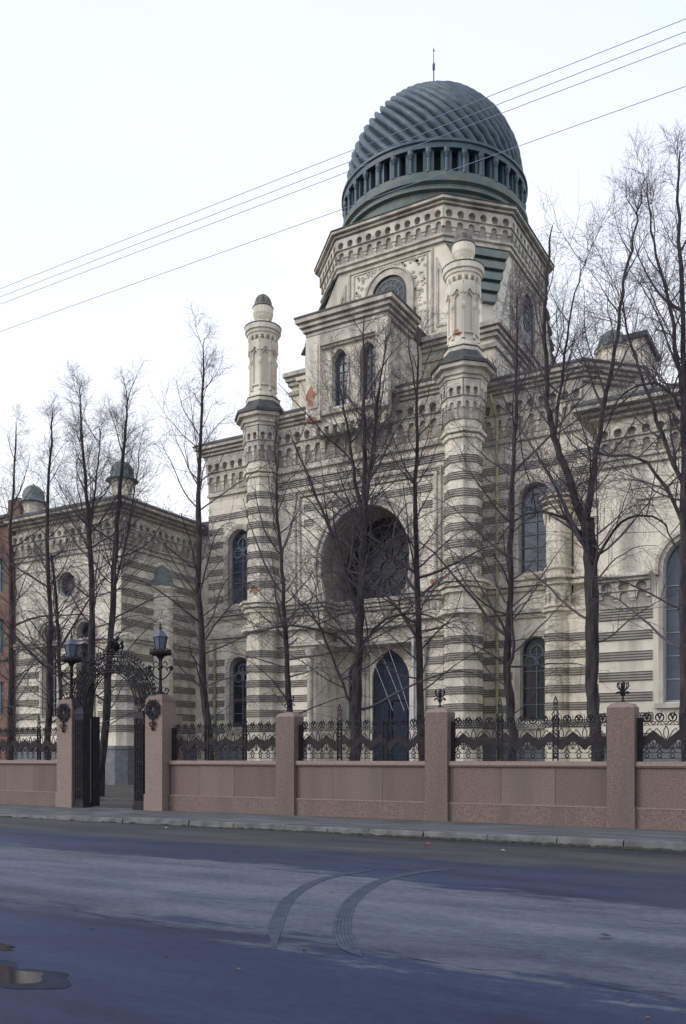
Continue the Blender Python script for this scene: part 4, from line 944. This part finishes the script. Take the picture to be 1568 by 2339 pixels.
mb = MB(); mb.slab(PW, circle(-43.05, 12.5, 1.08), [circle(-43.05, 12.5, .78)], -.01, .12); mb.build('window_surround', 'trim', SY)
cornice([(-9.93, 46.2), (-9.93, YWG), (7, YWG)], .95, 16.95, .5, name='wing_cornice', steps=3); cornice([(-47.85, YWG), (-38.5, YWG), (-38.5, 47)], .95, 16.95, .5, name='wing_cornice', steps=3)
mb = MB()
for x0, x1 in ((-9.8, 6), (-47.8, -38.6)):
    mb = MB(); mb.prism([(x0, 39.8), (x1, 39.8), (x1, 59), (x0, 59)], 16.9, 18.2, 0, .5, ((x0 + x1) / 2, 49.4)); mb.build('wing_roof', 'roof', SY)
mb = MB(); mb.prism([(-38.7, 46.5), (-37.2, 46.5), (-37.2, 59), (-38.7, 59)], 16.5, 17.3)
mb.build('wing_roof', 'roof', SY)
mb = MB()
for P, ranges in ((PW, [(-47.85, -38.5), (-9.93, 6)]), (PSd, [(0, 6.9)]), (PF, [(-31.2, -28.2), (-20.8, -18.2)]), (PBY, [(-37.1, -31.2), (-18.2, -12.4)])):
    for a0, a1 in ranges: mb = MB(); mb.box(a0 - .05, a1 + .05, -.05, .14, 0, 2.1, 0, P); mb.box(a0 - .1, a1 + .1, -.05, .2, 2.1, 2.32, 0, P); mb.build('plinth', 'grey_granite', SY)
mb = MB(); mb.lathe(-38.6, YWG + .1, [(.95, 0), (.95, 2.1), (1.0, 2.15), (1.0, 2.35)], 8); mb.build('plinth', 'grey_granite', SY)
# corner pier of the left wing and its bands
mb = MB(); mb.lathe(-38.6, YWG + .1, [(.82, 2.3), (.82, 8.6), (.98, 8.75), (.98, 8.95), (.6, 9.2)], 8)
for z in BANDS_LO[:6]:
    mb.lathe(-38.6, YWG + .1, [(.855, z - BH / 2), (.855, z + BH / 2)], 8, ms=[1])
    for k in range(4): zz = z - BH / 2 + .005 + k * .118; mb.lathe(-38.6, YWG + .1, [(.885, zz), (.885, zz + .030)], 8, ms=[2])
mb.build('corner_pier', WM, SY)
mb = MB(); mb.lathe(-38.4, 43.2, [(.75, 2.3), (.75, 12.0), (1.0, 12.3), (1.0, 12.45)], 10); mb.build('side_pier', 'plaster', SY)
mb = MB(); mb.lathe(-38.4, 43.2, [(1.05, 12.45), (.8, 12.7), (.6, 13.2), (.5, 13.6), (.05, 13.9)], 12); mb.build('pier_cap', 'teal', SY)
for x, y in ((-38.7, 40.0), (-47.2, 40.6)):
    mb = MB(); mb.box(x - .85, x + .85, y - .85, y + .85, 16.9, 17.35); mb.lathe(x, y, [(.72, 17.35), (.72, 17.6), (.62, 17.62), (.66, 17.9), (.62, 17.95), (.74, 18.3), (.74, 18.45)], 8)
    pd = mb.build('roof_turret', 'plaster', SY); mb = MB(); mb.lathe(x, y, [(1.0, 18.42), (.95, 18.5), (.70, 18.66), (.72, 18.95), (.64, 19.25), (.42, 19.52), (.1, 19.64), (.05, 19.75)], 16)
    mb.build('roof_turret_cap', 'teal', pd, smooth=True)
# downspouts
def pipe(name, pts, r, m): mb = MB(); mb.tube(pts, r, 8); return mb.build(name, m, SY)
pipe('downspout', [(-17.2, YB - .9, 21.3), (-17.15, YB - .8, 20.9), (-17.05, YB - .25, 20.2), (-17.05, YB - .2, .4)], .09, 'pipe')
pipe('downspout', [(-36.6, YB - .12, 9.3), (-36.55, YB - .16, 8.9), (-36.55, YB - .16, .4)], .09, 'pipe')
o = pipe('downspout', [(-21.2, YF - .35, 8.2), (-21.2, YF - .35, .3)], .075, 'whitepipe'); o['label'] = 'white pipe beside the door'

# ---- rope of small lights hanging in the porch
mb = MB()
for x0, x1 in ((-24.3, -22.5), (-23.6, -21.8), (-23.0, -21.5)):
    mb.tube([(x0 + (x1 - x0) * u ** 1.2, YF - .02 - .2 * u, 8.15 - 3.9 * u + .3 * sin(u * PI)) for u in [i / 10 for i in range(11)]], .010, 5)
tag(mb.build('light_garland', 'whitepipe'), 'white cord garland hanging across the top of the blue doorway', 'garland')

# ---- neighbour
NBD = thing('brick_building', 'red brick neighbouring building at the far left edge', 'building', (-56, 44, 0), absolute=True)
mb = MB(); Pn = front(39.2); ws = [(-48.95, 5.5), (-48.95, 9.6), (-51.6, 5.5), (-51.6, 9.6), (-48.95, 13.6), (-51.6, 13.6)]
mb.slab(Pn, [(-75, 0), (-47.92, 0), (-47.92, 17.0), (-75, 17.0)], [[(a - .6, z - 1.1), (a + .6, z - 1.1), (a + .6, z + 1.1), (a - .6, z + 1.1)] for a, z in ws], -.4, 0); mb.box(-75, -47.92, 39.61, 55, 0, 16.99)
mb.build('wall', 'brick', NBD)
mb = MB(); mb.sweep([(-75, 39.2), (-48.3, 39.2), (-48.3, 55)], cornice_prof(.4, 17.4, .6, 3)); mb.box(-75, -48.0, 39.3, 55, 17.0, 17.6); mb.box(-75, -47.92, 0, .2, 8.0, 8.2, 0, Pn); mb.build('cornice', 'soffit', NBD)
for a, z in ws:
    mb = MB(); mb.box(a - .6, a + .6, -.3, -.24, z - 1.1, z + 1.1, 0, Pn); w_ = mb.build('window', 'darkglass', NBD)
    mb = MB(); mb.box(a - .03, a + .03, -.239, -.2, z - 1.1, z + 1.1, 0, Pn); mb.box(a - .6, a + .6, -.239, -.2, z + .3, z + .36, 0, Pn); mb.build('frame', 'frame', w_)
mb = MB(); mb.box(-50.2, -49.0, 41, 42, 17.6, 19.2); mb.build('chimney', 'brick', NBD)

# ------------------------------------------------------------------ overhead wires
for i, (k, l) in enumerate(((.7932, 'uppermost overhead wire crossing the sky'), (.7795, 'second overhead wire from the top'), (.7675, 'third overhead wire from the top, close below the second'), (.7215, 'lowest overhead wire, well below the other three'))):
    z = 1.65 + k * 12
    mb = MB(); mb.tube([(x, 12, z - .10 + .10 * ((x + 8) / 45) ** 2) for x in range(-62, 42, 4)], .0044, 5)
    tag(mb.build('overhead_wire', 'wire', origin=(-10, 12, z)), l, 'wire', 'overhead wires')

# ------------------------------------------------------------------ tyre marks and litter
def tyre(pts, w, z, label):
    mb = MB(); n = len(pts); P_ = [Vector((x, y)) for x, y in pts]
    # Catmull-Rom
    q = []
    for i in range(n - 1):
        p0, p1, p2, p3 = P_[max(i - 1, 0)], P_[i], P_[i + 1], P_[min(i + 2, n - 1)]
        for k in range(8):
            t = k / 8; q.append(.5 * ((2 * p1) + (p2 - p0) * t + (2 * p0 - 5 * p1 + 4 * p2 - p3) * t * t + (3 * p1 - p0 - 3 * p2 + p3) * t ** 3))
    q.append(P_[-1]); m = len(q)
    for lane in range(5):
        o0 = -w / 2 + lane * w / 5 + .004; o1 = o0 + w / 5 - .004; vs = []
        for i in range(m):
            d = (q[min(i + 1, m - 1)] - q[max(i - 1, 0)]).normalized(); nn = Vector((-d.y, d.x)); f = min(1, i / 6 + .15, (m - 1 - i) / 8 + .1)
            for o in (o0, o1): p = q[i] + nn * o * f; vs.append((p.x, p.y, z))
        mb.add(vs, [(2 * i, 2 * i + 1, 2 * i + 3, 2 * i + 2) for i in range(m - 1)])
    return tag(mb.build('tyre_mark', 'tyre', recalc=False), label, 'tyre mark', 'curved tyre marks on the road')
tm = mat('tyre', (.045, .056, .086), (.084, .099, .132), 7, .95, spec=.08, lo=.3, hi=.7); M['tyre'] = tm
tyre([(-6.11, 11.64), (-6.27, 10.29), (-5.78, 8.75), (-4.99, 7.29), (-4.37, 6.36)], .15, .005, 'left curved dark tyre mark on the pale asphalt')
tyre([(-5.1, 12.23), (-5.45, 11.62), (-5.49, 10.4), (-5.01, 8.83), (-4.37, 7.52), (-3.87, 6.76), (-3.56, 6.44)], .17, .005, 'right curved dark tyre mark, the stronger of the two')
random.seed(21); mb = MB()
for x0, y0, x1, n in ((-4.3, 6.5, 1.5, 46), (-9.5, 6.9, -5.2, 30), (-3.2, 9.4, -.5, 22), (-12, 13.9, -3, 60), (-1.8, 5.1, .8, 24)):
    y = y0; pr = None
    for i in range(n):
        x = x0 + (x1 - x0) * i / (n - 1); y += random.gauss(-.012, .035); w = random.uniform(.0015, .006)
        if pr and random.random() < .85: mb.add([(pr[0], pr[1] - w, .004), (x, y - w, .004), (x, y + w, .004), (pr[0], pr[1] + w, .004)], [(0, 1, 2, 3)])
        pr = (x, y)
struct(mb.build('road_cracks', 'dark', recalc=False))
random.seed(9)
mb = MB()
for i in range(260):
    if i < 150: x, y, z = random.uniform(-26, 3), 16.6 - abs(random.gauss(0, .22)), .008
    elif i < 200: x, y, z = random.uniform(-26, 3), random.uniform(17.0, 19.3), .15
    else: x, y, z = random.uniform(-20, 2), random.uniform(5, 16), .008
    q = random.uniform(.012, .04); a = random.uniform(0, 6.3); dx, dy = q * cos(a), q * sin(a)
    mb.add([(x - dx, y - dy, z), (x + dy * .5, y - dx * .5, z + q * .3), (x + dx, y + dy, z), (x - dy * .5, y + dx * .5, z + q * .2)], [(0, 1, 2, 3)])
o = mb.build('leaf_litter', mat('leaf', (.09, .06, .035), (.16, .13, .09), 3, .9), recalc=False); o['kind'] = 'stuff'
def litter(x, y, s, m, label, z=.006):
    mb = MB(); n = 7; vs = [(x + s * random.uniform(.6, 1) * cos(2 * PI * i / n), y + s * random.uniform(.4, .8) * sin(2 * PI * i / n), z + random.uniform(0, s * .5)) for i in range(n)] + [(x, y, z + s * .6)]
    mb.add(vs, [(i, (i + 1) % n, n) for i in range(n)]); tag(mb.build('litter', m, recalc=False), label, 'litter')
litter(-7.05, 15.35, .07, 'redlitter', 'small red scrap of litter in the gutter'); litter(-5.4, 14.9, .05, 'paper', 'white paper scrap on the road right of the red scrap')
litter(-4.05, 6.35, .035, 'bark', 'small dark stone on the road right of the tyre marks'); litter(-2.0, 8.2, .07, 'bark', 'dead brown leaf lying on the pale asphalt at the right'); litter(-13.9, 15.8, .05, 'paper', 'white paper scrap on the road left of the red scrap')

# ------------------------------------------------------------------ bare trees
def lines_mesh(groups, name, mat_, parent):
    V_, F_ = [], []; off = 0
    for pts, rad, n in groups:                      # pts (N,k,3), rad (N,k), n sides
        N_, k, _ = pts.shape
        if N_ == 0: continue
        d = np.empty_like(pts); d[:, 1:-1] = pts[:, 2:] - pts[:, :-2]; d[:, 0] = pts[:, 1] - pts[:, 0]; d[:, -1] = pts[:, -1] - pts[:, -2]
        d /= np.linalg.norm(d, axis=2, keepdims=True) + 1e-9
        ref = np.zeros_like(d); m0 = d[:, :1]; big = np.abs(m0[..., 2:3]) > .8
        ref[:] = np.where(big, np.array([1., 0, 0]), np.array([0, 0, 1.]))
        u = np.cross(d, ref); u /= np.linalg.norm(u, axis=2, keepdims=True) + 1e-9; w = np.cross(d, u)
        ang = np.arange(n) * 2 * PI / n
        ring = pts[:, :, None, :] + (u[:, :, None, :] * np.cos(ang)[None, None, :, None] + w[:, :, None, :] * np.sin(ang)[None, None, :, None]) * rad[:, :, None, None]
        V_.append(ring.reshape(-1, 3))
        base = (np.arange(N_) * k * n)[:, None, None] + (np.arange(k - 1) * n)[None, :, None]; j = np.arange(n)[None, None, :]; j2 = (j + 1) % n
        f = np.stack([base + j, base + j2, base + n + j2, base + n + j], -1).reshape(-1, 4) + off
        F_.append(f); off += N_ * k * n
    V_ = np.concatenate(V_); F_ = np.concatenate(F_); me = bpy.data.meshes.new(name)
    me.vertices.add(len(V_)); me.vertices.foreach_set('co', V_.ravel().astype(np.float32)); me.loops.add(F_.size); me.loops.foreach_set('vertex_index', F_.ravel().astype(np.int32))
    me.polygons.add(len(F_)); me.polygons.foreach_set('loop_start', (np.arange(len(F_)) * 4).astype(np.int32)); me.polygons.foreach_set('use_smooth', np.ones(len(F_), bool))
    me.update(calc_edges=True); me.materials.append(M[mat_]); o = bpy.data.objects.new(name, me); C.objects.link(o); o.parent = parent
    o.location = -Vector(parent.location); return o
def grow(st, d, ln, k, up, droop, jit):
    N_ = len(st); pts = np.empty((N_, k, 3)); pts[:, 0] = st; d = d.copy(); step = (ln / (k - 1))[:, None]
    for i in range(1, k):
        u = i / (k - 1); d = d + rng.normal(0, jit, (N_, 3)); d[:, 2] += up + (-droop * u); d[:, 2] = np.maximum(d[:, 2], -.7)
        d /= np.linalg.norm(d, axis=1, keepdims=True); pts[:, i] = pts[:, i - 1] + d * step
    return pts
def children(pts, per, tmin, ang, spread=.25, tmax=1.0):
    N_, k, _ = pts.shape; t = (tmin + (tmax - tmin) * (np.arange(per)[None, :] + rng.random((N_, per))) / per); t = np.clip(t, 0, .999)
    x = t * (k - 1); i = x.astype(int); f = (x - i)[..., None]; idx = np.arange(N_)[:, None]
    p = pts[idx, i] * (1 - f) + pts[idx, i + 1] * f; d = pts[idx, i + 1] - pts[idx, i]; d /= np.linalg.norm(d, axis=2, keepdims=True)
    r = rng.normal(size=d.shape); r -= (r * d).sum(2, keepdims=True) * d; r /= np.linalg.norm(r, axis=2, keepdims=True)
    a = ang + rng.normal(0, spread, t.shape)[..., None]; nd = d * np.cos(a) + r * np.sin(a)
    return p.reshape(-1, 3), nd.reshape(-1, 3), t.reshape(-1)
def smooth_path(p, jit=.022, sub=5):
    P_ = [Vector(q) for q in p]; out_ = []
    for i in range(len(P_) - 1):
        a, b, c, d = P_[max(i - 1, 0)], P_[i], P_[i + 1], P_[min(i + 2, len(P_) - 1)]
        for k in range(sub):
            t = k / sub; out_.append(.5 * ((2 * b) + (c - a) * t + (2 * a - 5 * b + 4 * c - d) * t * t + (3 * b - a - 3 * c + d) * t ** 3))
    out_.append(P_[-1]); a = np.array([tuple(v) for v in out_]); a[1:-1] += rng.normal(0, jit, (len(a) - 2, 3)) * np.array([1, 1, .3]); return a
def tree(label, stems, dens=1.0, wide=1.0, hb=2.9, thick=1.0):
    b0_ = stems[0][0][0]; t = thing('bare_tree', label, 'tree', (b0_[0], b0_[1], 0), 'bare trees in the courtyard')
    tr = []; st_all = []; 
    for path, r0_, r1_ in stems:
        p = smooth_path(path[:-1] + [tuple(np.array(path[-2]) * .32 + np.array(path[-1]) * .68)] if r1_ < .02 else path); k = len(p); u = np.linspace(0, 1, k); rad = (r0_ * .76 + (r1_ - r0_ * .76) * u ** 1.05) * (1 + rng.normal(0, .045, k))
        if path[0][2] < .3: rad *= 1 + .35 * np.exp(-p[:, 2] / .35)
        tr.append((p[None], rad[None], 10))
        zmax = max(q[2] for s_ in stems for q in s_[0])
        seg = np.linalg.norm(np.diff(p, axis=0), axis=1); L_ = seg.sum(); nb = int(L_ * 4.0 * dens); s = np.sort(rng.random(nb)) ** 1.15 * L_; cum = np.concatenate([[0], np.cumsum(seg)])
        for q in s:
            i = min(np.searchsorted(cum, q) - 1, k - 2); i = max(i, 0); f = (q - cum[i]) / seg[i]; pt_ = p[i] * (1 - f) + p[i + 1] * f
            if pt_[2] < hb: continue
            if pt_[2] < hb + 1.2 and rng.random() < .25: continue
            st_all.append((pt_, rad[i], pt_[2] / zmax, (p[i + 1] - p[i]) / seg[i]))
    lines_mesh(tr, 'trunk', 'bark', t)
    N_ = len(st_all); st = np.array([s[0] for s in st_all]); hr = np.array([s[2] for s in st_all]); rr = np.array([s[1] for s in st_all])
    az = np.arange(N_) * 2.4 + rng.random(N_) * .8; th_ = np.radians(np.interp(hr, [0, .3, .55, .8, 1], [82, 70, 55, 42, 26]) + rng.normal(0, 9, N_))
    d = np.stack([np.sin(th_) * np.cos(az), np.sin(th_) * np.sin(az), np.cos(th_)], 1)
    ln = np.interp(hr, [0, .25, .45, .7, .9, 1], [2.9, 3.7, 3.2, 2.2, 1.1, .45]) * wide * rng.uniform(.45, 1.25, N_)
    big = rng.random(N_) < .22; ln = np.where(big, ln * 1.35, ln)
    groups = []
    low = hr < .48
    for msk, up, dr in ((low, .20, .42), (~low, .085, .03)):
        if not msk.any(): continue
        q = grow(st[msk], d[msk], ln[msk], 11, up, dr, .10); l0 = ln[msk]
        r_base = np.minimum(rr[msk] * .55, (.0075 + .0070 * l0)) * thick * np.where(big[msk], 1.35, 1); rad = r_base[:, None] * (1 - .80 * np.linspace(0, 1, 11))[None]
        groups.append((q, rad, 5))
        p1, d1, t1 = children(q, 9, .12, .75, .2); l1 = np.repeat(l0, 9) * .42 * (1.15 - .6 * t1) * rng.uniform(.5, 1.3, len(t1)) + .15
        g1 = grow(p1, d1, l1, 7, .03 if up < .1 else -.01, .10 if msk is low else .0, .10); rb = np.minimum(.0075, .003 + .004 * l1); groups.append((g1, rb[:, None] * (1 - .65 * np.linspace(0, 1, 7))[None], 4))
        p2, d2, t2 = children(g1, 5, .15, .7, .25); l2 = np.repeat(l1, 5) * .45 * rng.uniform(.5, 1.3, len(t2)) + .12
        g2 = grow(p2, d2, l2, 5, .02, .06 if msk is low else 0, .12); groups.append((g2, np.full((len(g2), 1), .0034) * (1 - .5 * np.linspace(0, 1, 5))[None], 3))
        sel = rng.random(len(g2)) < .75; p3, d3, t3 = children(g2[sel], 2, .2, .6, .25); l3 = rng.uniform(.12, .38, len(t3))
        g3 = grow(p3, d3, l3, 3, .02, .02, .1); groups.append((g3, np.full((len(g3), 1), .0026) * (1 - .4 * np.linspace(0, 1, 3))[None], 3))
    lines_mesh(groups, 'crown', 'twig', t)
    return t
def pth(Y, pts, dy=0): return [(x, Y + dy * i / len(pts), (z if z > 1 else 0)) for i, (x, z) in enumerate(pts)]
tree('slender bare tree at the far left edge in front of the brick building', [(pth(28, [(-34.18, 0), (-34.12, 4.3), (-34.0, 7.34), (-34.12, 11.42), (-33.79, 15.44), (-33.7, 18.0)]), .19, .015)])
tree('slender bare tree in front of the round-topped windows, second from the left', [(pth(27, [(-30.54, 0), (-30.43, 4.12), (-30.35, 7.92), (-30.54, 11.75), (-30.27, 15.3), (-30.16, 17.5)]), .20, .015), (pth(27.2, [(-30.0, 0), (-29.95, 4), (-30.1, 7.6), (-30.5, 10.5)]), .14, .05)])
tree('bare tree standing between the left lantern and the gate arch', [(pth(26.5, [(-27.46, 0), (-27.46, 3.28), (-27.31, 7.6), (-27.51, 11.24), (-27.84, 14.5), (-28.14, 18.2)]), .26, .015), (pth(26.5, [(-27.45, 10.9), (-27.2, 12.3), (-26.9, 14.0), (-26.85, 15.8)]), .07, .012)])
tree('leaning bare tree seen through the gate opening', [(pth(27.3, [(-27.75, 0), (-27.27, 4.04), (-26.95, 8.6), (-26.6, 12.21), (-26.21, 15.3), (-26.11, 17.5)]), .24, .015), (pth(27.3, [(-27.0, 8.4), (-26.2, 10.6), (-25.6, 13.2), (-25.3, 15.2)]), .06, .012)])
tree('tall bare tree right of the gate, against the gap between wing and main front', [(pth(25.5, [(-20.27, 0), (-20.41, 2.13), (-20.67, 4.37), (-20.88, 8.54), (-20.88, 11.75), (-20.71, 14.92), (-20.57, 17.84)]), .25, .012)], wide=1.1)
tree('thin bare tree before the left turret, behind the first plain pillar', [(pth(27, [(-17.78, 0), (-17.88, 3.08), (-18.03, 5.32), (-18.28, 8.54), (-18.47, 11.77), (-18.51, 15.4)]), .19, .012)], dens=.85)
tree('thick many-limbed bare tree in front of the horseshoe arch', [(pth(25, [(-14.07, 0), (-14.03, 2.07), (-13.94, 4.89), (-13.81, 7.0), (-13.71, 9.09), (-13.7, 11.2), (-13.71, 14.01), (-13.74, 16.68)]), .27, .012),
     ([(-13.71, 25, 8.9), (-14.1, 25.1, 10.6), (-14.6, 25.3, 13.0), (-15.23, 25.4, 15.63)], .10, .012), ([(-13.8, 25, 8.6), (-13.4, 24.8, 10.6), (-13.0, 24.7, 13.2), (-12.51, 24.6, 15.62)], .10, .012),
     ([(-13.85, 25, 6.0), (-14.6, 24.9, 8.4), (-15.5, 24.7, 10.6), (-16.65, 24.6, 13.1)], .10, .015), 
     ([(-13.8, 25, 7.4), (-14.0, 25.5, 9.4), (-13.95, 26.2, 12.5), (-14.1, 26.5, 15.2)], .08, .012), ([(-13.9, 25, 4.9), (-14.7, 24.8, 5.6), (-16.2, 24.5, 6.0), (-18.2, 24.2, 5.7)], .075, .012),
     ([(-13.85, 25, 5.2), (-12.8, 24.8, 6.0), (-11.4, 24.6, 6.0), (-10.0, 24.4, 5.2)], .07, .012), ([(-13.98, 25, 3.0), (-14.6, 25, 4.2), (-15.5, 25.0, 6.2), (-16.9, 25, 7.6)], .07, .012)], dens=.7, wide=.95)
tree('straight bare tree just right of the blue doorway', [(pth(27, [(-12.54, 0), (-12.64, 2.82), (-12.75, 6.49), (-12.84, 10.16), (-12.75, 13.82), (-12.8, 17.5)]), .21, .012)])
tree('straight bare tree in front of the downspout, right of the right turret', [(pth(27, [(-9.44, 0), (-9.5, 2.9), (-9.62, 4.84), (-9.5, 8.3), (-9.39, 11.74), (-9.3, 14.49), (-9.36, 17.0)]), .21, .012)])
tree('bare tree forking into two great limbs, behind the rightmost pillar', [(pth(24, [(-5.98, 0), (-6.03, 1.77), (-6.16, 3.18), (-6.19, 5.53), (-6.25, 7.3), (-6.31, 8.1)]), .21, .19),
     ([(-6.31, 24, 7.7), (-6.87, 24, 9.4), (-7.27, 24, 10.67), (-7.42, 24, 11.9), (-7.47, 24.1, 14.08), (-7.42, 24.2, 15.76), (-7.27, 24.2, 16.68)], .15, .012),
     ([(-6.31, 24, 7.75), (-6.16, 24.1, 9.4), (-5.97, 24.3, 10.91), (-5.67, 24.4, 12.62), (-5.44, 24.5, 14.45), (-5.16, 24.5, 15.77), (-4.93, 24.5, 17.2)], .12, .012),
     ([(-7.2, 24, 10.5), (-6.95, 24, 12.3), (-6.7, 24, 14.0), (-6.2, 24, 15.6)], .06, .010), ([(-6.25, 24, 7.4), (-7.0, 23.8, 8.2), (-8.0, 23.6, 8.3), (-9.0, 23.4, 7.2)], .06, .012), ([(-6.2, 24, 6.6), (-5.4, 23.8, 7.8), (-4.4, 23.6, 7.7), (-3.6, 23.4, 6.2)], .06, .012)], hb=4.5, dens=.65)
tree('bare tree cut off by the right edge', [(pth(22, [(-3.41, 0), (-3.49, 2.47), (-3.52, 5.03), (-3.53, 8.11), (-3.53, 11.18), (-3.66, 14.31), (-3.6, 16.6)]), .20, .012), ([(-3.53, 22, 8.0), (-4.15, 22, 9.66), (-4.75, 22.1, 11.67), (-5.17, 22.2, 13.8)], .075, .012),
     ([(-3.53, 22, 9.9), (-3.85, 22, 12.29), (-4.2, 21.9, 13.83), (-4.35, 21.8, 15.9)], .07, .012), ([(-3.5, 22, 7.0), (-4.3, 21.8, 8.6), (-5.4, 21.7, 9.0), (-6.4, 21.6, 9.9)], .06, .012), ([(-3.5, 22, 9.6), (-4.0, 21.8, 10.4), (-4.8, 21.6, 10.3), (-5.5, 21.5, 9.0)], .05, .012)], hb=4, wide=1.0, dens=.62)
for o in list(bpy.data.objects):
    if 'abs' in o: del o['abs']
